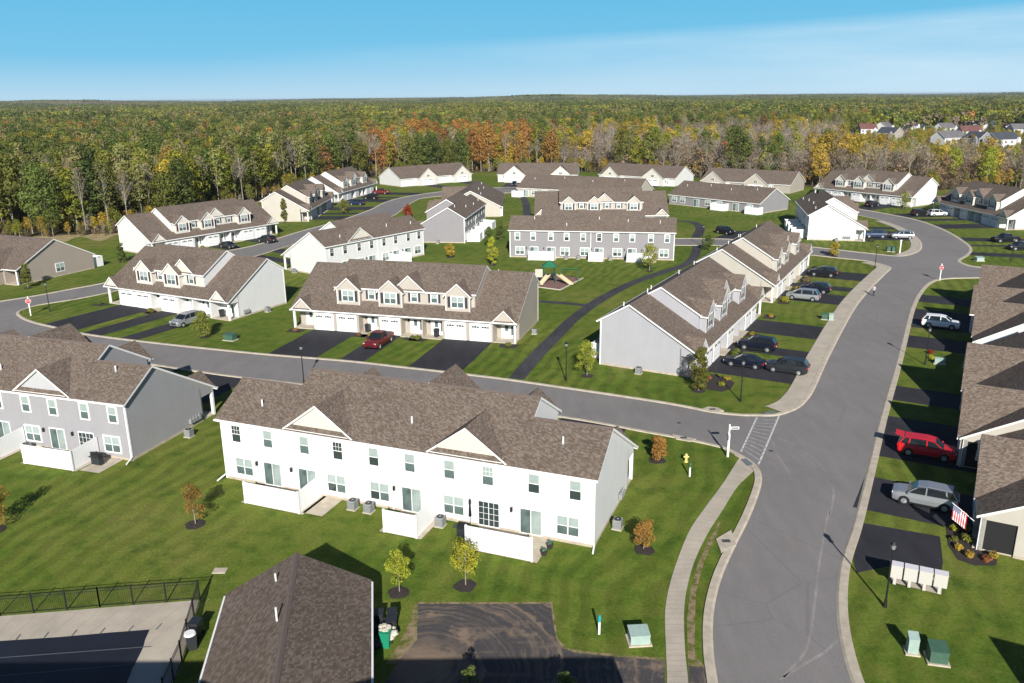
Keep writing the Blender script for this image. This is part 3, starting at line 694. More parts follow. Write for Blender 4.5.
# ---------------------------------------------------------------- single-storey ranch rows
def ranch(x, y, th, L, D, wall, label, gables=(), fgable=(), zr=6.5, e=2.95, accent='accent_white', rear_w=(), roof='shingle', grp='single-storey rows', porch_end=None, cat='ranch house row', pipes=4, drop=None):
    root = empty('ranch_row', x, y, R(th), 0, label, cat, grp); W = M[wall]; T = M['trim']; RM = M[roof]; W2 = M[accent]
    vr = D / 2; s = (zr - e) / vr; o = .35
    b = MB()
    for u, sg in ((0, 1), (L, -1)):
        pts = [(0, 0), (0, e - .08), (vr, zr - .15), (D, e - .08), (D, 0)]
        if porch_end is not None and abs(u - porch_end) < .1: pts = [(2.2, 0), (2.2, 2.45), (.3, 2.45), (.3, 0), (0, 0), (0, e - .08), (vr, zr - .15), (D, e - .08), (D, 0)]
        b.prism([(u, v, z) for v, z in pts], (sg * .15, 0, 0), W)
    b.box(.15, L - .15, D - .15, D, 0, e - .08, W)
    if porch_end is None: b.box(.15, L - .15, 0, .15, 0, e - .08, W)
    else:
        a, c = (3.2, L - .15) if porch_end < 1 else (.15, L - 3.2)
        b.box(a, c, 0, .15, 0, e - .08, W)
        if porch_end > 1: b.box(c, L - .15, 2.2, 2.35, 0, e - .08, W); b.box(c - .15, c, .15, 2.35, 0, e - .08, W)
        else: b.box(.15, a, 2.2, 2.35, 0, e - .08, W); b.box(a, a + .15, .15, 2.35, 0, e - .08, W)
    b.build('wall', root)
    b = MB(); b.box(-.02, L + .02, D - .1, D + .02, 0, .2, M['found'])
    for u in (0, L): b.box(u - .022, u + .022, .3 if porch_end is None else 2.3, D - .12, 0, .22, M['found'])
    b.build('foundation', root)
    b = MB(); z0 = e - s * o
    b.slab([(-.3, -o, z0), (L + .3, -o, z0), (L + .3, vr, zr), (-.3, vr, zr)], .19, RM, T)
    b.slab([(-.3, vr, zr), (L + .3, vr, zr), (L + .3, D + o, z0), (-.3, D + o, z0)], .19, RM, T)
    b.poly([(-.3, vr - .16, zr - .06), (L + .3, vr - .16, zr - .06), (L + .3, vr, zr + .03), (-.3, vr, zr + .03)], M['ridge'])
    b.poly([(-.3, vr, zr + .03), (L + .3, vr, zr + .03), (L + .3, vr + .16, zr - .06), (-.3, vr + .16, zr - .06)], M['ridge'])
    ro = b.build('roof', root)
    for (u, wd, out, zp) in gables:
        h = wd / 2; b = MB(); ze = e; k = (zp - ze) / h; ov = .3; zo = ze - k * ov; vb = (zp - e) / s if zp < zr else vr
        b.prism([(u - h, -out, 0), (u + h, -out, 0), (u + h, -out, ze - .05), (u, -out, zp - .15), (u - h, -out, ze - .05)], (0, .15, 0), W2)
        for sd in (-1, 1): b.box(u + sd * h - (.15 if sd > 0 else 0), u + sd * h + (0 if sd > 0 else .15), -out + .15, .2, 0, ze - .1, W)
        g = b.build('garage_wing', root)
        b = MB()
        for sd in (-1, 1):
            pts = [(u + sd * (h + ov), -out - .3, zo), (u + sd * (h + ov), max(-o, (zo - e) / s), zo), (u, vb, zp), (u, -out - .3, zp)]
            n = (Vector(pts[1]) - Vector(pts[0])).cross(Vector(pts[2]) - Vector(pts[0]))
            b.slab(pts if n.z > 0 else pts[::-1], .17, RM, T)
        b.build('wing_roof', root)
        put(GAR, 'garage_door', root, (u, -out, 0), scale=(1.65, 1, 1))
        if zp > 5: put(WIN['ddouble'], 'window', root, (u, -out, e + .15), scale=(.7, 1, .5))
    for (u, kk) in rear_w:
        if kk == 's': put(SLD['a'], 'sliding_door', root, (u, D, .1), math.pi)
        else: put(WIN['double'], 'window', root, (u, D, .8), math.pi)
    for i in range(pipes):
        u = L * (i + .6) / pipes; put(PIPE, 'vent_pipe', ro, (u, vr + 1.6 + (i % 2), zr - s * (1.6 + (i % 2))))
    # doors between the wings
    us = [g[0] for g in gables]
    for u in us:
        uu = u + 4.6 if u + 5.5 < L else u - 4.6
        if 1 < uu < L - 1 and porch_end is None: put(DOOR, 'front_door', root, (uu, 0, .1))
    if porch_end is not None:
        b = MB(); uu = L - .15 if porch_end > 1 else .15
        b.box(uu - .15, uu + .15, -.05, .28, 0, e - .4, T); b.build('porch_post', root)
        b = MB(); b.box(uu - (3.0 if porch_end > 1 else .1), uu + (.1 if porch_end > 1 else 3.0), -.04, .2, 2.45, e - .1, T); b.build('porch_beam', root)
        b = MB(); b.box(uu - (3.0 if porch_end > 1 else 0), uu + (0 if porch_end > 1 else 3.0), -.3, 2.2, 0, .12, M['concrete']); b.build('porch_floor', root)
        b = MB(); b.box(uu - .02, uu + .02, .32, 2.18, .12, 2.44, M['screen']); b.build('porch_shade_panel', root)  # added dark panel filling the opening, paints the shaded porch interior
        put(DOOR, 'front_door', root, (uu - 1.5 if porch_end > 1 else uu + 1.5, 2.2, .1))
    return root
RANCH = dict(F=(-114.33, 153.36, -22.8), K2=(-18.1, 252.8, -91.3), J=(-39.84, 302.37, 41.4), N=(77.85, 231.82, 130.0), O=(66.06, 288.58, -37.3), M4=(33.49, 315.16, -39.6), M3=(-4.78, 317.6, -8.1), M2=(44.86, 261.8, 150.7))
ranch(*RANCH['F'], 30, 16, 'tan', 'brown single-storey row with a double window in its gable end at left edge', gables=[(23.5, 6, 1.2, 5.6)], zr=7.0, porch_end=30, accent='tan')
fo_ = [o for o in COL.objects if o.name.startswith('ranch_row')][-1]
put(WIN['double'], 'window', fo_, (30.0, 8.6, .9), math.pi / 2)
ranch(*RANCH['K2'], 30, 16, 'cream', 'single-storey row with a cream end wall right behind the short grey row', rear_w=[(26, 's'), (20, 'w')], zr=7.0, gables=[(8, 7.5, 1.5, 5.9)])
ranch(*RANCH['J'], 33, 14, 'white', 'white single-storey row with two garage gables at the far end of the upper street', gables=[(11, 8, 1.8, 6.1), (27, 8, 1.8, 6.1)], zr=6.6)
ranch(*RANCH['N'], 31, 14, 'grey', 'grey single-storey row seen from behind across the striped lawn', rear_w=[(3, 'w'), (7.5, 's'), (13, 'w'), (17, 'w'), (21, 's'), (26, 'w'), (29, 'w')], zr=6.4, accent='grey')
ranch(*RANCH['O'], 31, 14, 'beige', 'beige single-storey row against the brown woods, right of the white one', gables=[(5, 8, 1.8, 6.1), (20, 8, 1.8, 6.1)], zr=6.6, accent='accent_beige')
ranch(*RANCH['M4'], 32, 14, 'white', 'white single-storey row with a bright white gable end at the edge of the brown woods', gables=[(6, 7, 1.8, 5.9), (24, 8.5, 1.8, 6.1)], zr=6.6)
ranch(*RANCH['M3'], 30, 14, 'white', 'white single-storey row with two white gables, farthest of the rows before the orange trees', gables=[(6.5, 8, 1.8, 6.1), (24, 7.5, 1.8, 6.1)], zr=6.6)
ranch(*RANCH['M2'], 41, 14, 'cream', 'single-storey row with a long plain roof between two rows with white gables', rear_w=[(38, 's'), (35, 'w'), (31, 'w')], zr=6.6, accent='tan')
# the rows along the right side of the main street
ranch(32.7, 51.3, -120, 0, 14, 'cream', '', ) if False else None
def rowR(nx, ny, dirdeg, L, **kw):
    "near front corner, street direction"
    fx = nx + math.cos(R(dirdeg)) * L; fy = ny + math.sin(R(dirdeg)) * L
    return ranch(fx, fy, dirdeg - 180, L, **kw)
RU = {}
RU['U3'] = rowR(32.7, 51.4, 61, 14.2, D=15, wall='cream', label='cream single-storey end unit at the right edge with a flag on its corner porch', gables=[(14.2 - 6.6, 7.2, .25, 6.3)], zr=6.9, porch_end=14.2, accent='cream', pipes=2)
RU['U2'] = rowR(38.6, 64.9, 61, 27.5, D=15, wall='cream', label='cream row at the right edge whose brown cross gables overlook the red car', gables=[(27.5 - 3.9, 7.4, .25, 6.4), (27.5 - 17.5, 8, .25, 6.5)], zr=7.3, accent='cream', pipes=3, porch_end=27.5)
RU['U1'] = rowR(54.9, 93.1, 60, 34, D=15, wall='pale', label='row with a pale grey end wall at the right edge beside the white car', gables=[(34 - 6.5, 7.6, .25, 6.4), (34 - 17.8, 6.5, .8, 6.0), (34 - 31, 7.6, .25, 6.5)], zr=7.4, accent='pale', pipes=3, porch_end=34)
ranch(131, 176, -100, 24, 13, 'cool', 'row just past the right edge that shades the two dark cars on its drives', zr=6.8, gables=[(6, 7.5, 1.2, 6)], pipes=2)
# ---------------------------------------------------------------- driveways (one sheet per drive)
def drive(p, u0, u1, v0, out, z=.016, skew=0):
    pts = [loc2w(p, u0, v0), loc2w(p, u1, v0), loc2w(p, u1 + skew, -out), loc2w(p, u0 + skew, -out)]
    pv = [Vector((a[0], a[1], 0)) for a in pts]
    if (pv[1] - pv[0]).cross(pv[2] - pv[0]).z < 0: pts = pts[::-1]
    tag(poly_sheet('driveway', pts, z, M['drive']))
def hit(p, u, pls):
    "distance from a row's front at u, square out to the nearest surveyed kerb"
    o = Vector(loc2w(p, u, 0)); d = Vector(loc2w(p, u, -1)) - o; best = None
    for pl in pls:
        for a, b in zip(pl[:-1], pl[1:]):
            a, b = Vector(a), Vector(b); e = b - a; den = d.x * e.y - d.y * e.x
            if abs(den) < 1e-9: continue
            w_ = a - o; t = (w_.x * e.y - w_.y * e.x) / den; s = (w_.x * d.y - w_.y * d.x) / den
            if 0 <= s <= 1 and 1 < t < 35 and (best is None or t < best): best = t
    return best
def drives_to(k, spec, pls, back=.25):
    for (u0, u1, _) in spec['drives']:
        a, b = hit(HP[k], u0, pls), hit(HP[k], u1, pls)
        if a is None or b is None: a = a or b or 11; b = b or a
        pts = [loc2w(HP[k], u0, -.02), loc2w(HP[k], u1, -.02), loc2w(HP[k], u1, -(b - back)), loc2w(HP[k], u0, -(a - back))]
        tag(poly_sheet('driveway', pts, .016, M['drive']))
def drives(k, spec, outs, skew=0, only=None):
    for i, (u0, u1, _) in enumerate(spec['drives']):
        if only and i not in only: continue
        o = outs[i] if isinstance(outs, (list, tuple)) else outs
        drive(HP[k], u0, u1, -.02, o, skew=skew)
drives_to('D', SPEC5, [ssn]); drives_to('A', SPEC5, [sss]); drives_to('B', SPEC5, [sss])
drives_to('E', SPEC4, [ssn]); drives_to('G', SPEC5, [upn]); drives_to('P', SPEC5, [ml2_], .8); drives_to('Q', SPEC5, [ml2_], .8)
drives_to('Rr', SPEC4, [ml3], .8); drives_to('Sx', SPEC5, [mr2]); drives_to('T', SPEC5, [mr2]); drives_to('I1', SPEC5, [upn]); drives_to('I2', SPEC5, [upn])
drives_to('K1', SPEC4, [ssn]); drives_to('L', SPEC5, [cross_s]); drives_to('M1', SPEC5, [cross_n]); drives_to('H', SPEC4, [ssn])
# drives of the right-hand rows: each from its kerb interval to the house front
def kd(a, b, ln, z=.016):
    A, B = G(*a), G(*b); d = Vector((math.sin(R(61)), -math.cos(R(61)))) * ln; s = Vector((math.sin(R(61)), -math.cos(R(61)))) * -.6
    tag(poly_sheet('driveway', [(A[0] + s.x, A[1] + s.y), (A[0] + d.x, A[1] + d.y), (B[0] + d.x, B[1] + d.y), (B[0] + s.x, B[1] + s.y)], z, M['drive']))
for a, b, ln in (((861, 509), (873, 477), 9), ((879, 456), (889, 416), 9), ((893.5, 400), (898, 386), 8), ((907, 347), (910.5, 335.5), 7), ((912, 327), (918, 309), 9), ((921, 302), (925, 295), 8)): kd(a, b, ln)
for pts in ([(863, 523), (940, 536.6), (943, 563), (941, 573), (890, 566), (857, 573), (853, 560)],): tag(poly_sheet('driveway', GP(pts), .016, M['drive']))
for pts in ([(960, 237.5), (1060, 240), (1060, 243), (962, 241)], [(966.5, 244.8), (1060, 246), (1060, 247.5), (968, 246.2)], [(969, 252), (1060, 256), (1060, 260), (967, 255)], [(700, 238.8), (712, 238.6), (736, 231), (770, 231), (735, 239.3)]):
    tag(poly_sheet('driveway', GP(pts), .02, M['drive']))
tag(poly_sheet('driveway', GP([(500, 188), (520, 188.5), (522, 183), (508, 182.5)]), .016, M['drive']))
for k, (u0, u1, out) in dict(J=(8, 14, 13), O=(2, 8, 12), M4=(21, 28, 12)).items(): drive(RANCH[k], u0, u1, -1.8, out)
drive(RANCH['J'], 24, 30, -1.8, 12)
# ---------------------------------------------------------------- vegetation
def leafmat(nm, c, var=.35, hue=.014):
    k = NT('leaves_' + nm, .65, .25); o = k.tc.outputs['Object']; oi = k.n.new('ShaderNodeObjectInfo')
    hs = k.n.new('ShaderNodeHueSaturation'); k.link(k.mr(oi.outputs['Random'], 0, 1, .5 - hue, .5 + hue), hs.inputs['Hue']); hs.inputs['Color'].default_value = (*c, 1)
    v = k.mix(1, k.mr(k.noise(o, .55, 4), .3, .7, 1 - var, 1 + var), k.mr(k.white(k.mapping(o, (3, 3, 3))), 0, 1, .75, 1.25), 'MULTIPLY')
    b2 = k.math('FRACT', k.math('MULTIPLY', oi.outputs['Random'], 7.31))
    c2 = k.mix(1, hs.outputs[0], k.mix(1, v, k.mr(b2, 0, 1, .72, 1.28), 'MULTIPLY'), 'MULTIPLY')
    k.done(c2)
    tr = k.n.new('ShaderNodeBsdfTranslucent'); ms = k.n.new('ShaderNodeMixShader'); ms.inputs[0].default_value = .35
    k.link(c2, tr.inputs[0]); out_ = k.n['Material Output']; k.l(k.b.outputs[0], ms.inputs[1]); k.l(tr.outputs[0], ms.inputs[2]); k.l(ms.outputs[0], out_.inputs[0])
    return k.m
LM = dict(green=leafmat('green', (.195, .205, .038)), dark=leafmat('dark_green', (.115, .150, .032)), yg=leafmat('yellow_green', (.27, .28, .032)), gold=leafmat('gold', (.42, .31, .045)),
    orange=leafmat('orange', (.38, .20, .050)), rust=leafmat('rust', (.28, .13, .05)), olive=leafmat('olive', (.23, .22, .075)), brown=leafmat('brown', (.30, .215, .12)), mauve=leafmat('bare_twigs', (.27, .205, .145), .25, .01), red=leafmat('red', (.30, .03, .02)), bright=leafmat('bright_yellow_green', (.36, .37, .035)))
M['bark'] = mat('bark_pale', (.27, .245, .20), .9, noise=(1.5, .25)); M['barkd'] = mat('bark_dark', (.11, .09, .075), .9)
def leaves(b, rnd, cs, n, r, ls, m, flat=.75):
    k = b.mi(m)
    for (cx, cy, cz, cr_) in cs:
        for _ in range(n):
            while True:
                x, y, z = rnd.uniform(-1, 1), rnd.uniform(-1, 1), rnd.uniform(-1, 1); d = x * x + y * y + z * z
                if d <= 1: break
            q = (.55 + .45 * math.sqrt(d)) / max(math.sqrt(d), .05) * cr_ if d > .2 else cr_
            p = Vector((cx + x * q, cy + y * q, cz + z * q * flat)); s = ls * rnd.uniform(.6, 1.35)
            nrm = Vector((x + rnd.uniform(-.7, .7), y + rnd.uniform(-.7, .7), z + .35 + rnd.uniform(-.6, .6))).normalized()
            a = nrm.orthogonal().normalized(); a.rotate(Matrix.Rotation(rnd.uniform(0, 6.28), 3, nrm)); c = nrm.cross(a)
            i0 = len(b.v); w_ = rnd.uniform(.5, .9)
            b.v += [tuple(p + a * s), tuple(p + c * s * w_), tuple(p - a * s), tuple(p - c * s * w_)]
            b.f.append((i0, i0 + 1, i0 + 2, i0 + 3)); b.m.append(k)
def tree_parts(seed, hgt, cw, base, lm, nclump=20, nleaf=45, ls=.34, bark='bark', bare=False, limbs=7, shape=1.0, tk=1.0):
    rnd = random.Random(seed); t = MB(); top = hgt * .9; lean = Vector((rnd.uniform(-.5, .5), rnd.uniform(-.5, .5), 0)) * hgt * .06
    ax = lambda z: lean * (z / hgt) ** 1.4
    n = 5; rad = lambda z: max(.02, .016 * tk * hgt * (1 - z / hgt) ** .8 * .75)
    pts = [ax(top * i / n) + Vector((0, 0, top * i / n)) for i in range(n + 1)]
    for i in range(n): t.tube(pts[i], pts[i + 1], rad(pts[i].z), rad(pts[i + 1].z), M[bark], 6, cap=False)
    cs = []
    for i in range(nclump):
        f = (i + .5) / nclump; z = base + (hgt - base) * (f ** .9) * .94
        prof = math.sin(math.pi * min(1, (.18 + .82 * f)) ** shape) ** .6 if f < .97 else .35
        rr_ = cw / 2 * prof * rnd.uniform(.35, .95); a = i * 2.4 + rnd.uniform(-.6, .6)
        cs.append((ax(z).x + rr_ * math.cos(a), ax(z).y + rr_ * math.sin(a), z + rnd.uniform(-.5, .3), cw * rnd.uniform(.17, .29)))
    cs.append((ax(hgt).x, ax(hgt).y, hgt * .95, cw * .2))
    for (x, y, z, r) in cs[::max(1, len(cs) // limbs)]:
        z0 = max(base * .75, z - hgt * .18); o = ax(z0) + Vector((0, 0, z0)); t.tube(o, (x, y, z), rad(z0) * .55, .02, M[bark], 5, cap=False)
    if bare:
        for i in range(26):
            z0 = rnd.uniform(base * .8, hgt * .85); o = ax(z0) + Vector((0, 0, z0)); a = rnd.uniform(0, 6.28); l = (hgt - z0) * .35 + cw * .22
            e = o + Vector((math.cos(a) * l * .6, math.sin(a) * l * .6, l * .95)); t.tube(o, e, rad(z0) * .4, .015, M[bark], 4, cap=False)
            for _ in range(3): a2 = a + rnd.uniform(-.9, .9); m_ = o.lerp(e, rnd.uniform(.4, .9)); t.tube(m_, m_ + Vector((math.cos(a2) * l * .3, math.sin(a2) * l * .3, l * .4)), .03, .012, M[bark], 3, cap=False)
    c = MB(); leaves(c, rnd, cs, nleaf, 0, ls, lm)
    return t, c
def join(*mbs):
    b = MB()
    for m_ in mbs:
        o = len(b.v); mp_ = [b.mi(x) for x in m_.ml]; b.v += m_.v; b.f += [tuple(i + o for i in f) for f in m_.f]; b.m += [mp_[i] for i in m_.m]
    return b
# kind: (description, height, crown width, crown base, leaf key, args)
KINDS = [
 ('green leafy tree', 16, 8.5, 5, 'green', dict(nclump=26, nleaf=85, ls=.29)), ('dark green tree', 17, 8, 4, 'dark', dict(nclump=26, nleaf=85, ls=.29)), ('yellow-green tree', 15, 7, 4.5, 'yg', dict(nclump=24, nleaf=75, ls=.28)),
 ('golden yellow tree', 15, 7, 5, 'gold', dict(nclump=20, nleaf=70, ls=.28)), ('orange autumn tree', 17, 8, 5, 'orange', dict(nclump=22, nleaf=72, ls=.28)), ('rust-coloured tree', 15, 7, 5, 'rust', dict(nclump=16, nleaf=40)),
 ('thin olive tree on a tall pale trunk', 18, 4.6, 8, 'olive', dict(nclump=14, nleaf=34, ls=.3, tk=.6)), ('bare tree with a pale trunk', 17, 3.6, 9, 'brown', dict(nclump=12, nleaf=9, ls=.22, bare=True, tk=.75)),
 ('brown scrubby tree', 9, 5.5, 1.5, 'brown', dict(nclump=14, nleaf=26, ls=.28, bare=True)), ('bare grey-brown tree', 11, 6, 3, 'mauve', dict(nclump=14, nleaf=22, ls=.25, bare=True)),
 ('thin yellow-green tree on a pale trunk', 16, 4.4, 6, 'yg', dict(nclump=14, nleaf=36, ls=.3, tk=.6))]
TM = []
for i, (d, h, cw_, cb_, lk, kw) in enumerate(KINDS):
    var = []
    for s in range(2):
        t, c = tree_parts(100 + i * 7 + s, h * (1 if s == 0 else .92), cw_, cb_, LM[lk], bark='bark' if i not in (1, 8) else 'barkd', **kw); var.append((t.mesh('trunk'), c.mesh('crown'), h))
    TM.append(var)
# edge of the woods as surveyed
EDGE = [(-63, 330), (-45, 250), (-32, 226), (-25.9, 219), (-22, 232), (-18, 262), (-14.5, 300), (-9.6, 343), (-2, 361), (5.4, 358), (12.8, 333), (16, 318), (19.3, 308), (25.5, 303), (27.4, 311), (31.8, 330), (40, 380), (63, 420)]
def edge(b):
    for (b0, r0), (b1, r1) in zip(EDGE[:-1], EDGE[1:]):
        if b0 <= b <= b1: return r0 + (r1 - r0) * (b - b0) / (b1 - b0)
    return 400
VH = [(866, 136.5, 12, 20, 'redroof', 'white'), (883, 134, 12, 65, 'greyroof', 'white'), (889, 141.5, 13, -35, 'darkroof', 'tan'), (909, 133, 12, 70, 'darkroof', 'white'), (926, 132.5, 10, 80, 'greyroof', 'white'), (944, 135.5, 14, 55, 'greyroof', 'white'), (947, 147, 17, 50, 'greyroof', 'white'),
  (974, 132.5, 15, 15, 'paleroof', 'white'), (968, 139.5, 13, 25, 'redroof', 'white'), (998, 132.5, 16, 30, 'blueroof', 'pale'), (976, 148, 11, -40, 'darkroof', 'grey'), (1000, 149, 17, 50, 'darkroof', 'white'), (1018, 137, 13, 30, 'greyroof', 'white'), (644, 116.5, 16, 20, 'paleroof', 'white'), (657, 115, 16, 20, 'paleroof', 'white'), (664, 114.5, 18, -10, 'paleroof', 'white'), (714, 115, 16, 0, 'greyroof', 'white'), (730, 114.5, 20, 20, 'paleroof', 'white'), (538, 103.5, 60, 10, 'paleroof', 'white')]
HOUSES_FAR = [G(a, b) for a, b, *_ in VH]
def sn(x, y, s=1.0):
    return (math.sin(x * .021 * s + 1.3 * math.sin(y * .017 * s)) + math.sin(y * .027 * s + 1.7 * math.sin(x * .013 * s + 2)) + .6 * math.sin((x + y) * .05 * s) + .5 * math.sin((x - y) * .071 * s + 1)) / 3.1
def species(x, y, rnd):
    b = math.degrees(math.atan2(x, y)); r = math.hypot(x, y); n1, n2 = sn(x, y), sn(y + 300, x - 200, 1.7); u = rnd.random()
    if b > 3.5 - .012 * max(0, r - 350) and r < 610 + 60 * n1:
        # young brown growth on the right
        if u < .40: return 8
        if u < .72: return 9
        if u < .80: return 7
        if u < .905: return 3 if n2 > .1 else 8
        if u < .915: return 5 if n1 > 0 else 9
        if u < .96: return 2 if n2 > -.1 else 8
        return 1 if n1 > .3 else 9
    if -9.5 < b < 1.8 and r < 520 and n1 > -.75:
        if u < .30: return 4
        if u < .44: return 5
        if u < .58: return 3
        if u < .70: return 6
        return (0, 2, 10, 0)[int(u * 97) % 4]
    if n1 > .35: w_ = (.36, .52, .76, .86, .868, .875, .95, .97)
    elif n1 < -.35: w_ = (.24, .50, .62, .66, .672, .69, .86, .96)
    else: w_ = (.32, .46, .66, .73, .745, .755, .90, .96)
    for i, t in enumerate(w_):
        if u < t: return i
    return 10
def zone_scale(x, y):
    b = math.degrees(math.atan2(x, y)); r = math.hypot(x, y)
    for hx, hy in HOUSES_FAR[:13]:
        d = math.hypot(hx, hy); c = (x * hx + y * hy) / d; l = abs(x * hy - y * hx) / d
        if l < 12 and -14 < c - d < 12: return 0
        if l < 13 and -110 < c - d <= -12: return .4 if c - d < -60 else .2
    if 21.5 < b < 35 and 350 < r < 660: return .42
    return 1
rnd = random.Random(11)
REG = [(-90, -27, 'left of the brown single-storey row'), (-27, -19.5, 'behind the white row at far left'), (-19.5, -12.5, 'behind the cream row beside the woods'), (-12.5, -4.5, 'behind the two-gabled row by the upper street'), (-4.5, 6, 'behind the farthest white row'), (6, 15, 'behind the row with the bright gable end'), (15, 22, 'behind the beige single-storey row'), (22, 29.5, 'behind the white four-dormer row'), (29.5, 90, 'behind the blue-shaded row')]
n_ind = 0; used = []
KEY = [(-1.4, 366, 4), (-2.6, 368, 4), (-.4, 372, 4), (.7, 370, 4), (1.6, 374, 3), (8.6, 352, 2), (9.6, 350, 0), (10.4, 352, 2), (7.7, 356, 0), (15.2, 327, 1), (15.6, 330, 1), (-22.5, 240, 3), (-26.5, 236, 2)]
cand = [(b, r, k) for b, r, k in KEY]
tries = 0
while len(cand) < 300 and tries < 9000:
    tries += 1
    b = rnd.uniform(-36, 34.5); r = edge(b) + abs(rnd.gauss(0, 11)) + rnd.uniform(0, 3); x, y = r * math.sin(R(b)), r * math.cos(R(b))
    if any((x - a) ** 2 + (y - c) ** 2 < 10.5 for a, c in used): continue
    used.append((x, y)); cand.append((b, r, None))
for b, r, k in cand:
    x, y = r * math.sin(R(b)), r * math.cos(R(b)); s = k if k is not None else species(x, y, rnd)
    if k is None and b < 3 and rnd.random() < .42: s = rnd.choice((6, 7, 7, 10, 6, 7))
    tmesh, cmesh, h = TM[s][rnd.randrange(2)]; sc_ = rnd.uniform(.82, 1.12)
    reg_ = [t for lo, hi, t in REG if lo <= b < hi][0]; d = KINDS[s][0]
    if s in (8, 9): sc_ *= rnd.uniform(.8, 1.25)
    e = empty('woodland_tree', x, y, rnd.uniform(0, 6.28), 0, ('%s %s' % (d, 'at the wood edge ' + reg_)) if len((d + ' ' + reg_).split()) <= 12 else d + ' ' + reg_, 'tree', d + 's at the wood edge ' + reg_); e.scale = (sc_, sc_, sc_ * rnd.uniform(.95, 1.1))
    put(tmesh, 'trunk', e, (0, 0, 0)); put(cmesh, 'crown', e, (0, 0, 0))
# the woods behind: one object whose points carry trees and tree clumps
wc = bpy.data.collections.new('woods_kinds'); wl = []
def addkind(mb, nm):
    o = bpy.data.objects.new('k%02d_%s' % (len(wl), nm), mb.mesh(nm)); wc.objects.link(o); wl.append(o); return len(wl) - 1
for i, (d, h, cw_, cb_, lk, kw) in enumerate(KINDS):
    kw = dict(kw); kw['nclump'] = max(8, int(kw['nclump'] * .7)); kw['nleaf'] = int(kw['nleaf'] * 1.15); kw['ls'] = kw.get('ls', .34) * 1.02
    addkind(join(*tree_parts(500 + i, h, cw_, cb_, LM[lk], bark='bark' if i not in (1, 8) else 'barkd', limbs=5, **kw)), 'tree')
def patch(seed, w_, mix, n, ls):
    rnd = random.Random(seed); b = MB()
    for i in range(n):
        k = rnd.choices(range(len(mix)), [m[1] for m in mix])[0]; lk, _, hh = mix[k]; x, y = rnd.uniform(-w_ / 2, w_ / 2), rnd.uniform(-w_ / 2, w_ / 2); h = hh * rnd.uniform(.8, 1.15); cw_ = rnd.uniform(5, 8.5)
        cs = [(x + rnd.uniform(-.3, .3) * cw_, y + rnd.uniform(-.3, .3) * cw_, h - rnd.uniform(.5, 6), cw_ * rnd.uniform(.22, .34)) for _ in range(5)]
        leaves(b, rnd, cs, 13, 0, ls * .85, LM[lk])
        if rnd.random() < .3: b.tube((x, y, 0), (x, y, h * .8), .16, .08, M['bark'], 3, cap=False)
    return b
MIXG = [('green', 5, 15), ('dark', 2, 15), ('yg', 3, 14), ('gold', .6, 14), ('orange', .2, 14), ('olive', 3.5, 15), ('mauve', 2, 13)]
MIXY = [('yg', 4, 14), ('gold', 1.4, 14), ('green', 4, 15), ('olive', 3, 14), ('orange', .3, 14)]
MIXD = [('dark', 5, 17), ('green', 4, 16), ('olive', 1.5, 15)]
MIXB = [('mauve', 5, 12), ('brown', 3, 12), ('olive', 2, 13), ('green', 1.5, 14), ('gold', .8, 12), ('rust', 1, 13)]
MIXO = [('orange', 3, 14), ('gold', 2, 14), ('rust', 1.5, 14), ('green', 2, 14), ('olive', 2, 14), ('brown', 1, 13)]
PG = [addkind(patch(s, 34, MIXG, 34, 1.0), 'clump') for s in (1, 2, 3)]; PY = [addkind(patch(9, 34, MIXY, 34, 1.0), 'clump')]; PD = [addkind(patch(10, 34, MIXD, 34, 1.0), 'clump')]; PB = [addkind(patch(s, 34, MIXB, 34, 1.0), 'clump') for s in (4, 5)]; PO = [addkind(patch(6, 34, MIXO, 34, 1.0), 'clump')]
FARP = [addkind(patch(7, 70, MIXG, 60, 2.0), 'clump'), addkind(patch(8, 70, MIXB, 60, 2.0), 'clump'), addkind(patch(12, 70, MIXY, 60, 2.0), 'clump'), addkind(patch(13, 70, MIXD, 60, 2.0), 'clump')]
def hill(x, y):
    r = math.hypot(x, y); t = min(1, max(0, (r - 2600) / 3500)); b = math.atan2(x, y)
    return t * t * (3 - 2 * t) * (9 + 8 * math.sin(b * 9 + 1) + 5 * math.sin(b * 23) + 4 * math.sin(b * 51 + r * .001))
hb = MB(); NB, NR = 150, 24
for i in range(NB + 1):
    for j in range(NR + 1):
        bb = R(-44 + 88 * i / NB); r_ = 2500 + 8500 * j / NR; x, y = r_ * math.sin(bb), r_ * math.cos(bb); hb.v.append((x, y, .06 + max(0, hill(x, y))))
for i in range(NB):
    for j in range(NR): a = i * (NR + 1) + j; hb.f.append((a, a + 1, a + NR + 2, a + NR + 1)); hb.m.append(0)
hb.ml = [M['floor']]; tag(hb.build('hills'), kind='structure')
pts, idx, scl, rot = [], [], [], []
rnd = random.Random(21); S_ = 5.2
xr0, yr0 = -460, 150
for i in range(int(940 / S_)):
    for j in range(int(620 / S_)):
        x = xr0 + i * S_ + rnd.uniform(-2.2, 2.2); y = yr0 + j * S_ + rnd.uniform(-2.2, 2.2); b = math.degrees(math.atan2(x, y)); r = math.hypot(x, y)
        if abs(b) > 37 or r > 760: continue
        e_ = edge(b)
        if r < e_ + 7: continue
        if r < e_ + 24 and rnd.random() < .45: continue
        z_ = zone_scale(x, y)
        if z_ == 0: continue
        s = species(x, y, rnd); sc_ = rnd.uniform(.78, 1.15)
        if r < e_ + 30 and b < 4 and rnd.random() < .55: s = rnd.choice((6, 7, 10, 7))
        if z_ < 1: s = rnd.choice((8, 9, 3, 2, 8)); sc_ = z_ * rnd.uniform(.8, 1.4)
        pts.append((x, y, 0)); idx.append(s); scl.append(sc_); rot.append(rnd.uniform(0, 6.28))
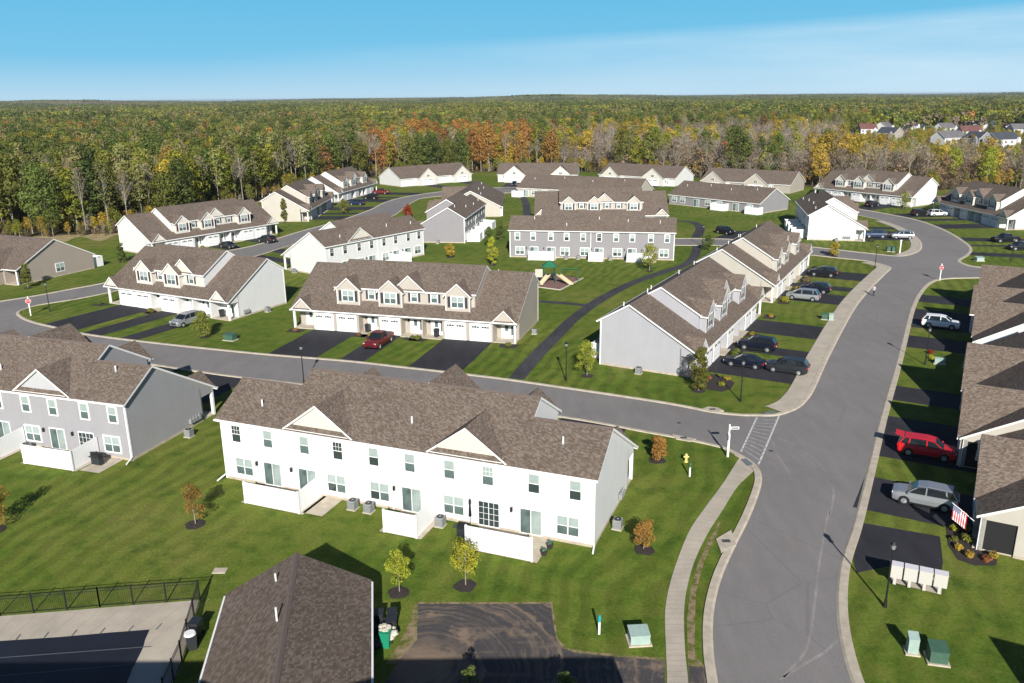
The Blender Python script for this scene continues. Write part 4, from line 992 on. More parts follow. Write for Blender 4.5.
# understorey at the wood edge
for i in range(1500):
    b = rnd.uniform(-37, 36); r = edge(b) + rnd.uniform(-1, 26); x, y = r * math.sin(R(b)), r * math.cos(R(b))
    if zone_scale(x, y) == 0: continue
    pts.append((x, y, 0)); idx.append(rnd.choice((2, 3, 8, 8, 9, 3, 0))); scl.append(rnd.uniform(.14, .42)); rot.append(rnd.uniform(0, 6.28))
for (r0, r1, S_, far) in ((750, 2900, 30, 0), (2900, 9500, 66, 1)):
    n_ = int(r1 * 1.3 / S_)
    for i in range(-n_ // 2 - 2, n_ // 2 + 2):
        for j in range(int(r0 * .8 / S_), int(r1 / S_) + 1):
            x = i * S_ + rnd.uniform(-9, 9); y = j * S_ + rnd.uniform(-9, 9); r = math.hypot(x, y); b = math.degrees(math.atan2(x, y))
            if not (r0 <= r < r1) or abs(b) > 36.5: continue
            nn = sn(x, y, .35); 
            if nn > .62 and r > 1300: continue          # clearings
            if any((x - hx) ** 2 + (y - hy) ** 2 < 1300 for hx, hy in HOUSES_FAR[13:]): continue
            br = sn(y - 900, x + 400, .25)
            n5 = sn(x + 700, y * 1.3 - 300, .6)
            if far: k = FARP[1] if br > (.0 if b < -5 else .35) else (FARP[2] if n5 > .3 else FARP[3] if n5 < -.3 else FARP[0])
            else: k = rnd.choice(PB) if br > .38 else (PO[0] if (br < -.5 and -9 < b < 3 and r < 1300 and rnd.random() < .6) else PY[0] if n5 > .25 else PD[0] if n5 < -.3 else rnd.choice(PG))
            pts.append((x, y, hill(x, y) + rnd.uniform(-2, 1.5))); idx.append(k); scl.append(rnd.uniform(.8, 1.25)); rot.append(rnd.choice((0, 1.57, 3.14, 4.71)) + rnd.uniform(-.3, .3))
print('woods points', len(pts))
me = bpy.data.meshes.new('woods'); me.from_pydata(pts, [], [])
for nme, ty, dat in (('idx', 'INT', idx), ('scl', 'FLOAT', scl), ('rot', 'FLOAT', rot)): me.attributes.new(nme, ty, 'POINT').data.foreach_set('value', dat)
wo = bpy.data.objects.new('woods', me); COL.objects.link(wo); tag(wo, 'dense autumn woods filling the distance behind the houses up to the horizon', 'woods', kind='stuff')
ng = bpy.data.node_groups.new('woods_scatter', 'GeometryNodeTree'); ng.interface.new_socket('Geometry', in_out='INPUT', socket_type='NodeSocketGeometry'); ng.interface.new_socket('Geometry', in_out='OUTPUT', socket_type='NodeSocketGeometry')
gi, go = ng.nodes.new('NodeGroupInput'), ng.nodes.new('NodeGroupOutput'); ci = ng.nodes.new('GeometryNodeCollectionInfo'); ci.inputs['Collection'].default_value = wc; ci.inputs['Separate Children'].default_value = True; ci.inputs['Reset Children'].default_value = True
ip = ng.nodes.new('GeometryNodeInstanceOnPoints'); ip.inputs['Pick Instance'].default_value = True
def na(nm, ty):
    q = ng.nodes.new('GeometryNodeInputNamedAttribute'); q.data_type = ty; q.inputs['Name'].default_value = nm; return q.outputs['Attribute']
cx_ = ng.nodes.new('ShaderNodeCombineXYZ'); e2 = ng.nodes.new('FunctionNodeEulerToRotation'); gl = ng.links.new
gl(gi.outputs[0], ip.inputs['Points']); gl(ci.outputs[0], ip.inputs['Instance']); gl(na('idx', 'INT'), ip.inputs['Instance Index']); gl(na('rot', 'FLOAT'), cx_.inputs[2]); gl(cx_.outputs[0], e2.inputs[0]); gl(e2.outputs[0], ip.inputs['Rotation']); gl(na('scl', 'FLOAT'), ip.inputs['Scale']); gl(ip.outputs[0], go.inputs[0])
wo.modifiers.new('scatter', 'NODES').node_group = ng
# forest floor
fl = [(edge(b) * math.sin(R(b)), edge(b) * math.cos(R(b))) for b in [x * .5 for x in range(-84, 82)]]
tag(poly_sheet('forest_floor', fl + [(11000 * math.sin(R(b)), 11000 * math.cos(R(b))) for b in (41, 20, 0, -20, -42)], .02, M['floor']))
M['straw'] = mat('dry_grass', (.30, .235, .11), 1, noise=(.4, .35))
fr_ = [( (edge(b) - 5 - 4 * math.sin(b * 3)) , b) for b in [x * .25 for x in range(-148, -60)]]
tag(poly_sheet('rough_grass', [(r * math.sin(R(b)), r * math.cos(R(b))) for r, b in fr_] + [((edge(b) + 3) * math.sin(R(b)), (edge(b) + 3) * math.cos(R(b))) for r, b in fr_[::-1]], .03, M['straw']))

# ---------------------------------------------------------------- far houses
for nm, c in dict(redroof=(.14, .06, .05), greyroof=(.13, .125, .13), darkroof=(.05, .055, .07), paleroof=(.42, .40, .38), blueroof=(.16, .19, .23)).items(): M[nm] = mat(nm, c, .9, noise=(.5, .15))
WHERE = ['leftmost, red-roofed', 'white with two grey wings, second from left', 'tan with a dark roof in front at left', 'white with dark blue roof between the trees', 'small white gable between tree crowns', 'white with a grey roof behind the largest one', 'largest, white with a grey roof, nearest the brown trees', 'pale-roofed, behind the red-roofed one at right', 'red-roofed in the middle of the right cluster', 'blue-grey roofed in the back row at right', 'grey with a dark roof between two white gables', 'white-gabled with dark roof, nearest at right', 'at the right edge of the photo', 'tiny pale, left of three in the woods', 'tiny pale, middle of three in the woods', 'tiny pale, right of three in the woods', 'tiny grey-roofed, among trees right of centre', 'tiny pale-roofed, right of the grey-roofed one', 'white block on the horizon']
for i, (px, py, W_, a, rf, wl_) in enumerate(VH):
    x, y = G(px, py); th = a - math.degrees(math.atan2(x, y)); r = empty('distant_house', x, y, R(th), 0, 'distant house, ' + WHERE[i], 'house', 'houses among the trees far away')
    dp, e_, rz = (10, 5.8, 9.4) if W_ < 50 else (25, 9, 10); b = MB(); h = W_ / 2
    pts_ = [(-dp / 2, 0), (-dp / 2, e_), (0, rz - .2), (dp / 2, e_), (dp / 2, 0)]; b.prism([(-h, v, z) for v, z in pts_], (W_, 0, 0), M[wl_]); b.build('wall', r)
    b = MB(); s_ = (rz - e_) / (dp / 2); b.slab([(-h - .4, -dp / 2 - .4, e_ - s_ * .4), (h + .4, -dp / 2 - .4, e_ - s_ * .4), (h + .4, 0, rz), (-h - .4, 0, rz)], .2, M[rf], M['trim']); b.slab([(-h - .4, 0, rz), (h + .4, 0, rz), (h + .4, dp / 2 + .4, e_ - s_ * .4), (-h - .4, dp / 2 + .4, e_ - s_ * .4)], .2, M[rf], M['trim'])
    ro_ = b.build('roof', r)
    b = MB(); b.prism([(h - 3.2, -dp / 2 - 1.2, 0), (h + .2 - 1, -dp / 2 - 1.2, 0), (h + .2 - 1, -dp / 2 - 1.2, e_ - .6), (h - 2, -dp / 2 - 1.2, e_ + 1.0), (h - 3.2, -dp / 2 - 1.2, e_ - .6)], (0, 1.3, 0), M[wl_]); b.build('front_wing', r)
    for q in range(3):
        for z in (.9, 3.4): put(WIN['ddouble'], 'window', r, (-h + 1.6 + q * (W_ - 5.5) / 2.5, -dp / 2, z))
    put(WIN['ddouble'], 'window', r, (h, 0, 3.4), math.pi / 2)

# ---------------------------------------------------------------- young street trees and shrubs
def young(px, py, h, cw_, base, lk, lb, nl=40, ncl=12, ls=.09, ring=.75, tk=.035, at=None, z=0, grp='young lawn trees'):
    x, y = at or G(px, py); t, c = tree_parts(int(px * 3 + py), h, cw_, base, LM[lk], int(ncl * 1.7), int(nl * 2.8), ls * .80, bark='barkd' if lk == 'dark' else 'bark', limbs=8)
    e = empty('young_tree', x, y, 0, 0, lb, 'tree', grp); t.build('trunk', e); c.build('crown', e)
    if ring:
        b = MB(); rg = random.Random(int(px)); p_ = [(ring * rg.uniform(.85, 1.15) * math.cos(k * .393), ring * rg.uniform(.85, 1.15) * math.sin(k * .393)) for k in range(16)]
        b.poly([(a, c_, .02) for a, c_ in p_], M['mulch']); b.poly([(a * .55, c_ * .55, .09) for a, c_ in p_], M['mulch'])
        for k in range(16): k2 = (k + 1) % 16; b.poly([(*p_[k], .02), (*p_[k2], .02), (p_[k2][0] * .55, p_[k2][1] * .55, .09), (p_[k][0] * .55, p_[k][1] * .55, .09)], M['mulch'])
        b.build('mulch_ring', e)
    return e
young(195.6, 524.5, 3.3, 1.5, 1.2, 'orange', 'small orange-brown tree on the lawn between the grey and white rows', 34, 12, .07)
young(-4, 530, 3.6, 1.9, 1.1, 'orange', 'young tree mostly cut off by the left edge, its shadow on the lawn', 34, 12, .08)
young(399.5, 592.5, 3.0, 1.5, 1.5, 'bright', 'small yellow tree on the lawn right of the foreground roof', 34, 11, .075); young(465.6, 586, 3.2, 1.9, 1.2, 'bright', 'small yellow-green tree with spreading crown above the muddy lot', 26, 12, .08)
young(657, 460.5, 2.3, 1.35, .7, 'orange', 'small orange-red tree by the kerb right of the long white row', 60, 12, .08); young(643.5, 550, 2.2, 1.5, .9, 'orange', 'small orange tree on the lawn beside the curved pavement', 45, 12, .075)
young(587, 376, 4.0, 2.3, 1.1, 'yg', 'small yellow-green tree left of the light grey gable end', 45, 14, .09); young(698.5, 391, 4.8, 2.0, .6, 'green', 'upright green tree at the corner of the light grey gable end', 70, 16, .10)
young(205, 337, 3.6, 2.6, .6, 'green', 'bushy green tree on the lawn beside the silver car at left', 60, 14, .10); young(28, 288, 4.2, 2.0, 1.1, 'green', 'slim green tree by the porch of the brown row at the left edge', 50, 12, .10)
young(649.5, 271, 5.0, 2.8, 1.5, 'bright', 'young yellow tree before the long grey row', 40, 14, .12); young(492, 265, 5.5, 2.2, .8, 'bright', 'yellow-green narrow tree on the lawn behind the tan row', 55, 14, .12); young(450, 257.5, 2.8, 2.2, .8, 'gold', 'low orange-yellow tree on the lawn before the short grey row', 40, 10, .11)
young(489, 246, 4.2, 2.0, .2, 'dark', 'dark evergreen shrub left of two near the short grey row', 60, 12, .13, ring=0); young(500, 240, 4.4, 2.0, .2, 'dark', 'dark evergreen shrub right of two near the short grey row', 60, 12, .13, ring=0)
young(408, 218, 3.6, 2.4, .5, 'red', 'bright red tree beside the far bend of the upper street', 50, 12, .14); young(284.5, 222, 6.2, 1.8, .6, 'green', 'tall narrow green tree beside the cream gable end', 55, 14, .13)
young(834, 256.5, 2.8, 1.8, .5, 'gold', 'small golden tree beside the short side street at upper right', 40, 12, .13); young(903, 209, 4.8, 2.8, 1.0, 'yg', 'young tree before the end porch of the white four-dormer row', 26, 12, .14); young(122.5, 262, 3.6, 1.8, .3, 'dark', 'dark small tree on the lawn left of the white row before the woods', 50, 10, .13)
young(344, 213, 4.0, 2.2, .5, 'green', 'small green tree in front of the far bend row', 40, 10, .14); young(708, 250, 3.0, 2.4, .3, 'dark', 'dark shrub where the footpath meets the street by the cream row', 40, 10, .13, ring=0)
young(470, 706, 2.1, 1.1, .5, 'dark', 'dark thin treetop in the shade at the bottom edge, left of two', 22, 12, .07); young(566, 706, 2.1, 1.0, .5, 'dark', 'dark thin treetop in the shade at the bottom edge, right of two', 22, 12, .07)  # dark leaf colour paints the shade on these two treetops
def shrub(px, py, rr_, lk, lb, at=None, hz_=.8, grp='low shrubs in the planting beds'):
    x, y = at or G(px, py); rg = random.Random(int(px * 7 + py * 3)); b = MB(); cs = [(rg.uniform(-.3, .3) * rr_, rg.uniform(-.3, .3) * rr_, rr_ * hz_ * rg.uniform(.45, .9), rr_ * .62) for _ in range(5)]
    leaves(b, rg, cs, 60, 0, .05 + rr_ * .05, LM[lk]); o = b.build('shrub', loc=(x, y, 0)); tag(o, lb, 'shrub', grp); return o
for (px, py, rr_, lk, lb) in ((954, 530.5, .42, 'bright', 'round yellow shrub farthest left in the bed beneath the flag'), (967, 530, .42, 'bright', 'round yellow-green shrub directly below the flag'), (967.5, 542, .55, 'green', 'green shrub in the middle of the bed beneath the flag'), (959.5, 549, .42, 'gold', 'golden shrub at the left front of the bed beneath the flag'), (969, 557, .42, 'gold', 'golden shrub at the front tip of the bed beneath the flag'), (992.5, 557.5, .45, 'gold', 'golden shrub below the dark porch opening'), (986, 561, .4, 'rust', 'reddish low shrub beside the golden one below the porch'), (953, 541, .4, 'green', 'dark green shrub at the left of the bed beneath the flag')): shrub(px, py, rr_, lk, lb)
tag(poly_sheet('planting_bed', GP([(946, 526), (974, 524), (975, 548), (998, 556), (996, 566), (975, 566), (958, 560), (948, 545)]), .03, M['mulch']))
tag(poly_sheet('planting_bed', GP([(700, 383), (712, 374), (728, 379), (735, 383), (731, 389), (722, 392), (705, 389)]), .03, M['mulch']))
for (px, py, rr_, lk, lb) in ((727, 380, .5, 'gold', 'golden shrub at the tip of the bed by the light grey row, farther of two'), (721, 386, .5, 'bright', 'golden shrub at the tip of the bed by the light grey row, nearer of two'), (709, 379, .4, 'rust', 'reddish shrub at the corner porch of the light grey row'), (931, 354, .5, 'red', 'shrub with pink-red flowers by the shaded front at right'), (931.5, 359, .45, 'bright', 'pale yellow flowering shrub by the shaded front at right')): shrub(px, py, rr_, lk, lb)
for k, lst in dict(D=[(1.0, -1.4, 'rust', .4, 'reddish pot-like shrub left of the end porch steps'), (10.6, -1.3, 'rust', .4, 'rust shrub in front of the second door'), (12.2, -1.2, 'gold', .4, 'yellow grass clump by the pickup'), (19.2, -1.3, 'green', .6, 'green bush between the two middle doors'), (18.4, -1.1, 'dark', .5, 'dark green bush beside the middle door'), (31.8, -1.2, 'green', .5, 'green bush by the right end porch')],
      E=[(10.6, -1.2, 'gold', .6, 'golden shrub between the garages'), (11.6, -1.6, 'green', .6, 'green shrub between two drives'), (-.5, -1.4, 'dark', .5, 'dark shrub left of the end porch'), (17.5, -1.1, 'rust', .4, 'reddish shrub beside the silver car')],
      P=[(10.8, -1.6, 'dark', .6, 'dark shrub by the first door'), (12.4, -1.5, 'dark', .5, 'dark green shrub by the second garage'), (17.6, -1.5, 'green', .6, 'green shrub between the middle doors'), (20.6, -1.5, 'gold', .5, 'golden shrub by the third door'), (31.5, -1.6, 'gold', .5, 'golden shrub by the far end porch')],
      Q=[(1.2, -1.6, 'bright', 1.0, 'tall yellow-green shrub by the near porch'), (11, -1.8, 'gold', .6, 'golden shrub by the near door'), (17.6, -2.0, 'brown', .9, 'brown bush between the middle drives'), (20.6, -1.6, 'gold', .5, 'golden shrub by the third door'), (31, -1.6, 'dark', .6, 'dark shrub by the far porch')],
      Rr=[(1, -1.4, 'dark', .5, 'dark low shrub by the near porch')], Sx=[(30.8, -1.4, 'dark', .6, 'dark shrub by the end porch')], G=[(11, -1.3, 'green', .7, 'green shrub by the first door'), (18, -1.3, 'dark', .7, 'dark shrub by the middle doors'), (31, -1.3, 'green', .6, 'green shrub by the right end porch')]).items():
    nm = dict(D='tan row', E='white corner row at left', P='light grey row', Q='cream row', Rr='upper junction row', Sx='four-dormer row', G='white row before the woods')[k]
    for (u, v, lk, rr_, lb) in lst:
        q = loc2w(HP[k], u, v); shrub(u * 31, v * 17, rr_, lk, lb + ' of the ' + nm if len((lb + nm).split()) < 13 else lb, at=q)
        tag(poly_sheet('planting_bed', [loc2w(HP[k], u + a, v + c) for a, c in ((-1.1, -.8), (1.1, -.8), (1.3, .9), (-1.3, .9))], .03, M['mulch']))

# ---------------------------------------------------------------- haze: the air over the whole scene
b = MB(); b.box(-12500, 12500, -400, 17500, -1.0, 33.5, M['trim']); hzo = b.build('haze'); tag(hzo, kind='stuff'); hm = bpy.data.materials.new('haze_air'); hm.use_nodes = True; hm.node_tree.nodes.clear()
ho = hm.node_tree.nodes.new('ShaderNodeOutputMaterial'); pv_ = hm.node_tree.nodes.new('ShaderNodeVolumePrincipled'); pv_.inputs['Color'].default_value = (.80, .89, 1.0, 1); pv_.inputs['Density'].default_value = 7e-5; pv_.inputs['Anisotropy'].default_value = .2
hm.node_tree.links.new(pv_.outputs[0], ho.inputs['Volume']); hzo.data.materials.clear(); hzo.data.materials.append(hm)
# ---------------------------------------------------------------- patio screens, slabs, air conditioners
def patio(p, u, span, side, depth=3.2, label='', hgt=1.85, slab=True):
    "L-shaped white screen behind a row: a panel parallel to the rear wall from u to u+span plus a divider at 'side' back to the wall"
    x, y = loc2w(p, 0, D_); root = empty('privacy_fence', x, y, R(p[2]), 0, label, 'privacy fence', 'white patio screens behind the rows')
    b = MB(); b.box(u, u + span, depth - .04, depth + .02, .06, hgt, M['fence']); b.build('panel', root)
    for s_ in side:
        uu = u + span * s_; b = MB(); b.prism([(uu, .1, .06), (uu, depth - .05, .06), (uu, depth - .05, hgt), (uu, .1, hgt + .12)], (.05, 0, 0), M['fence']); b.build('divider', root)
    for uu in sorted({u, u + span, *(u + span * s_ for s_ in side)}):
        b = MB(); b.box(uu - .06, uu + .07, depth - .08, depth + .06, 0, hgt + .06, M['trim']); b.build('fence_post', root)
    if slab:
        A = [loc2w(p, u - .4, D_), loc2w(p, u + span + .4, D_), loc2w(p, u + span + .4, D_ + depth + .1), loc2w(p, u - .4, D_ + depth + .1)]
        tag(poly_sheet('patio', A[::-1] if (Vector(A[1]) - Vector(A[0])).cross(Vector(A[2]) - Vector(A[1])) < 0 else A, .05, M['concrete']))
PA = HP['A']
patio(PA, 22.85, 5.1, (0,), label='white patio screen behind the leftmost units of the long white row')
patio(PA, 12.5, 2.7, (0,), 3.3, label='white patio screen in the middle of the long white row, the narrowest of its three')
patio(PA, 3.5, 5.0, (), 3.3, label='white patio screen nearest the camera behind the right part of the long white row')
tag(poly_sheet('patio', [loc2w(PA, 20.9, D_), loc2w(PA, 22.7, D_), loc2w(PA, 22.7, D_ + 3), loc2w(PA, 20.9, D_ + 3)][::-1], .05, M['concrete']))
PB = HP['B']
patio(PB, 3.5, 5.4, (0,), 3.2, label='white patio screen behind the grey row at left, with a grill beside it')
patio(PB, 12.0, 5.0, (0,), 3.2, label='white patio screen cut off by the left edge of the photo')
tag(poly_sheet('patio', [loc2w(PB, .9, D_), loc2w(PB, 3.0, D_), loc2w(PB, 3.0, D_ + 3), loc2w(PB, .9, D_ + 3)][::-1], .05, M['concrete']))
PL = HP['L']
for u, sp, w_ in ((23.3, 5.0, 'leftmost'), (13.8, 2.6, 'middle'), (3.8, 5.2, 'rightmost')): patio(PL, u, sp, (0, 1), 3, label='white patio screen behind the long grey row, %s of its three' % w_)
for k, u, sp, lb in (('K1', 3, 5, 'white patio screen farther along the shaded side of the short grey row'), ('K1', 14, 5, 'white patio screen in the middle of the short grey row'), ('K1', 20.5, 3.5, 'white patio screen nearest the corner of the short grey row'), ('H', 7, 3, 'white patio screen behind the white row beyond the tan row')):
    patio(HP[k], u, sp, (0, 1), 3, label=lb)
for u, lb in ((2.5, 'nearest'), (9, 'second nearest'), (15, 'third nearest')): patio(HP['Rr'], u, 4, (0, 1), 3.2, label='blue-shaded patio screen behind the white corner row, %s to us' % lb)
patio(HP['P'], 2.2, 4.0, (0, 1), 2.0, label='shaded patio screen behind the light grey corner row')
def patioR(k, u, sp, lb):
    p = RANCH[k]; x, y = loc2w(p, 0, 14 if k != 'F' else 16); root = empty('privacy_fence', x, y, R(p[2]), 0, lb, 'privacy fence', 'white patio screens behind the rows')
    for (a, c, d, e_) in ((u, u + sp, 2.5, 2.56), (u, u + .06, .05, 2.5), (u + sp - .06, u + sp, .05, 2.5)):
        b = MB(); b.box(a, c, d, e_, .05, 2.0, M['fence']); b.build('panel', root)
patioR('N', -1.2, 4.1, 'white patio screen behind the grey single-storey row, near its corner'); patioR('N', 9.9, 4.3, 'white patio screen behind the grey single-storey row, left of the other')
patioR('M2', 38.6, 3.2, 'white patio screen at the left end of the plain-roofed single-storey row')
patioR('F', 26.5, 3, 'white patio screen behind the brown single-storey row at the left edge')
patioR('K2', 24, 5, 'white patio screen beside the cream-ended single-storey row')

def ac_unit():
    b = MB(); b.box(-.45, .45, -.45, .45, 0, .08, M['concrete'])
    b.box(-.38, .38, -.38, .38, .08, .86, M['acgrey'])
    for i in range(7): b.box(-.39, .39, -.39, .39, .16 + i * .095, .185 + i * .095, M['frame'] if False else M['acdark'])
    return b.mesh('condenser')
M['acdark'] = mat('condenser_louvre', (.12, .125, .125), .6)
def fan_mesh():
    b = MB(); b.tube((0, 0, .86), (0, 0, .90), .31, .31, M['black'], 14); b.tube((0, 0, .90), (0, 0, .93), .1, .08, M['acgrey'], 8); return b.mesh('fan')
ACM, FANM = ac_unit(), fan_mesh()
def ac(x, y, th, lb):
    r = empty('air_conditioner', x, y, R(th), 0, lb, 'air conditioner', 'condensers on the lawn beside the rows'); r.scale = (.85, .85, .9); put(ACM, 'casing', r, (0, 0, 0)); put(FANM, 'fan', r, (0, 0, 0))
def acp(k, u, v, lb): x, y = loc2w(HP[k], u, v); ac(x, y, HP[k][2], lb)
acp('A', 19.35, D_ + 1.0, 'grey condenser behind the long white row, left of a closely set pair'); acp('A', 17.9, D_ + 1.0, 'grey condenser behind the long white row, right of a closely set pair')
acp('A', 11.7, D_ + 1.0, 'grey condenser on the lawn just right of the middle patio screen'); acp('A', -.9, 8.6, 'grey condenser beside the right gable end of the long white row')
acp('B', 11.0, D_ + 1.0, 'grey condenser at the wall between two screens of the grey row'); acp('B', -1.3, 5.8, 'grey condenser beside the shaded gable end of the grey row at left')
acp('D', 33.7, 5.2, 'pale condenser beside the grey-shaded gable end of the tan row'); acp('E', 27.2, 6.5, 'grey condenser by the gable end of the white corner row at left')
acp('P', -1.2, 6.5, 'dark condenser under the broad light grey gable end'); acp('Rr', -1.1, 6.0, 'condenser under the bright gable end of the upper junction row'); acp('H', 27, 4, 'condenser at the gable end of the white row beyond the tan row')
for i, (u, w_) in enumerate(((12.3, 'far right'), (18.6, 'middle'), (21, 'far left'))): acp('L', u, D_ + .9, 'condenser behind the long grey row, %s of three' % w_)
acp('K1', 27.1, 6, 'condenser by the blank gable end of the short grey row')
# utility meters on gable ends
def meters(k, u, v0, n_, lb):
    p = HP[k]; x, y = loc2w(p, u, v0); r = empty('utility_meters', x, y, R(p[2]), 0, lb, 'utility meters', 'meters on gable ends')
    for i in range(n_):
        b = MB(); b.box(-.14, .14, i * .42, i * .42 + .3, .55, .95, M['acgrey']); b.tube((0, i * .42 + .15, .95), (0, i * .42 + .15, 1.15), .05, .05, M['acgrey']); b.build('meter', r)
meters('E', 26.2, 2.6, 3, 'row of grey meters on the gable end of the white corner row at left'); meters('B', -.2, 2.6, 4, 'row of dark meters on the shaded gable end of the grey row')
meters('A', -.2, 4.0, 3, 'row of meters on the right gable end of the long white row'); meters('Rr', -.2, 3.0, 4, 'row of meters on the bright gable end at the upper junction')
# downspout elbows
for k, u in (('A', 0), ('A', 32.5), ('B', 0)):
    b = MB(); u2 = u; x, y = loc2w(HP[k], u2, D_ + .05); s_ = -1 if u == 0 else 1
    b.tube((s_ * .05, 0, .35), (s_ * .2, .9, .1), .07, .07, M['pvc']); o = b.build('downspout_extension', loc=(x, y, 0)); o.rotation_euler = (0, 0, R(HP[k][2]))
    tag(o, {('A', 0): 'white drain elbow at the right rear corner of the long white row', ('A', 32.5): 'white drain elbow at the left rear corner of the long white row', ('B', 0): 'white drain elbow at the corner of the grey row at left'}[(k, u)], 'drain pipe')

# ---------------------------------------------------------------- cars
def paint(nm, c, metal=.3): return mat('car_paint_' + nm, c, .28, metal, .6)
CP = dict(silver=paint('silver', (.42, .44, .46), .6), maroon=paint('maroon', (.16, .012, .018)), black=paint('black', (.010, .011, .014)), navy=paint('navy', (.006, .009, .022)), white=paint('white', (.75, .77, .78), 0), red=paint('red', (.55, .012, .020), .1), grey=paint('grey', (.028, .031, .036)), blue=paint('blue', (.015, .035, .09)), darkred=paint('dark_red', (.20, .02, .02)))
M['carglass'] = mat('car_glass', (.012, .016, .020), .06, spec=.8); M['tyre'] = mat('tyre_rubber', (.012, .012, .012), .85); M['rim'] = mat('wheel_rim', (.50, .51, .52), .35, .7)
M['tail'] = mat('tail_light', (.35, .01, .01), .25); M['head'] = mat('head_light', (.75, .77, .78), .15); M['plate'] = mat('number_plate', (.65, .62, .5), .5)
def loft(mb, secs, m, caps=True):
    n = len(secs[0]); b = len(mb.v); k = mb.mi(m)
    for s_ in secs: mb.v += [tuple(p) for p in s_]
    for i in range(len(secs) - 1):
        for j in range(n):
            j2 = (j + 1) % n; mb.f.append((b + i * n + j, b + i * n + j2, b + (i + 1) * n + j2, b + (i + 1) * n + j)); mb.m.append(k)
    if caps:
        mb.f.append(tuple(b + j for j in range(n))[::-1]); mb.m.append(k); e0 = b + (len(secs) - 1) * n; mb.f.append(tuple(e0 + j for j in range(n))); mb.m.append(k)
# station tables: x (front = +), half width, bottom, shoulder height
BODY = dict(
 suv=dict(L=4.7, W=.94, low=[(2.35, .74, .42, .82), (2.27, .86, .30, .95), (1.95, .92, .24, 1.03), (1.1, .94, .22, 1.10), (-.2, .94, .22, 1.11), (-1.7, .94, .24, 1.13), (-2.25, .91, .30, 1.14), (-2.35, .84, .42, 1.04)],
   cab=[(1.30, .82, 1.06, 1.10), (.60, .73, 1.06, 1.63), (-.1, .74, 1.06, 1.74), (-1.85, .72, 1.06, 1.70), (-2.28, .77, 1.06, 1.18)], wh=1.42, r=.36),
 sedan=dict(L=4.8, W=.92, low=[(2.4, .66, .38, .62), (2.3, .82, .26, .72), (1.9, .90, .20, .80), (1.1, .92, .19, .88), (-.2, .92, .19, .90), (-1.7, .92, .20, .94), (-2.25, .86, .28, .92), (-2.4, .74, .40, .80)],
   cab=[(1.2, .78, .86, .88), (.35, .66, .86, 1.36), (-.3, .66, .86, 1.42), (-1.1, .64, .86, 1.36), (-1.95, .74, .86, .95)], wh=1.42, r=.33),
 van=dict(L=5.0, W=.98, low=[(2.5, .72, .40, .74), (2.4, .88, .28, .84), (2.1, .95, .22, .95), (1.3, .98, .20, 1.04), (-.2, .98, .20, 1.06), (-1.9, .98, .22, 1.08), (-2.4, .95, .28, 1.08), (-2.5, .88, .42, .98)],
   cab=[(1.75, .82, 1.0, 1.03), (.75, .74, 1.0, 1.64), (.1, .74, 1.0, 1.74), (-1.9, .72, 1.0, 1.72), (-2.42, .78, 1.0, 1.15)], wh=1.55, r=.35),
 pickup=dict(L=5.7, W=1.0, low=[(2.85, .78, .50, .92), (2.75, .95, .40, 1.04), (2.3, .99, .34, 1.12), (1.3, 1.0, .32, 1.16), (0, 1.0, .32, 1.16), (-.9, 1.0, .32, 1.16), (-2.6, 1.0, .36, 1.14), (-2.82, .94, .46, 1.10)],
   cab=[(1.35, .84, 1.1, 1.14), (.6, .74, 1.1, 1.82), (.1, .74, 1.1, 1.88), (-.75, .73, 1.1, 1.84), (-.95, .80, 1.1, 1.2)], wh=1.78, r=.41))
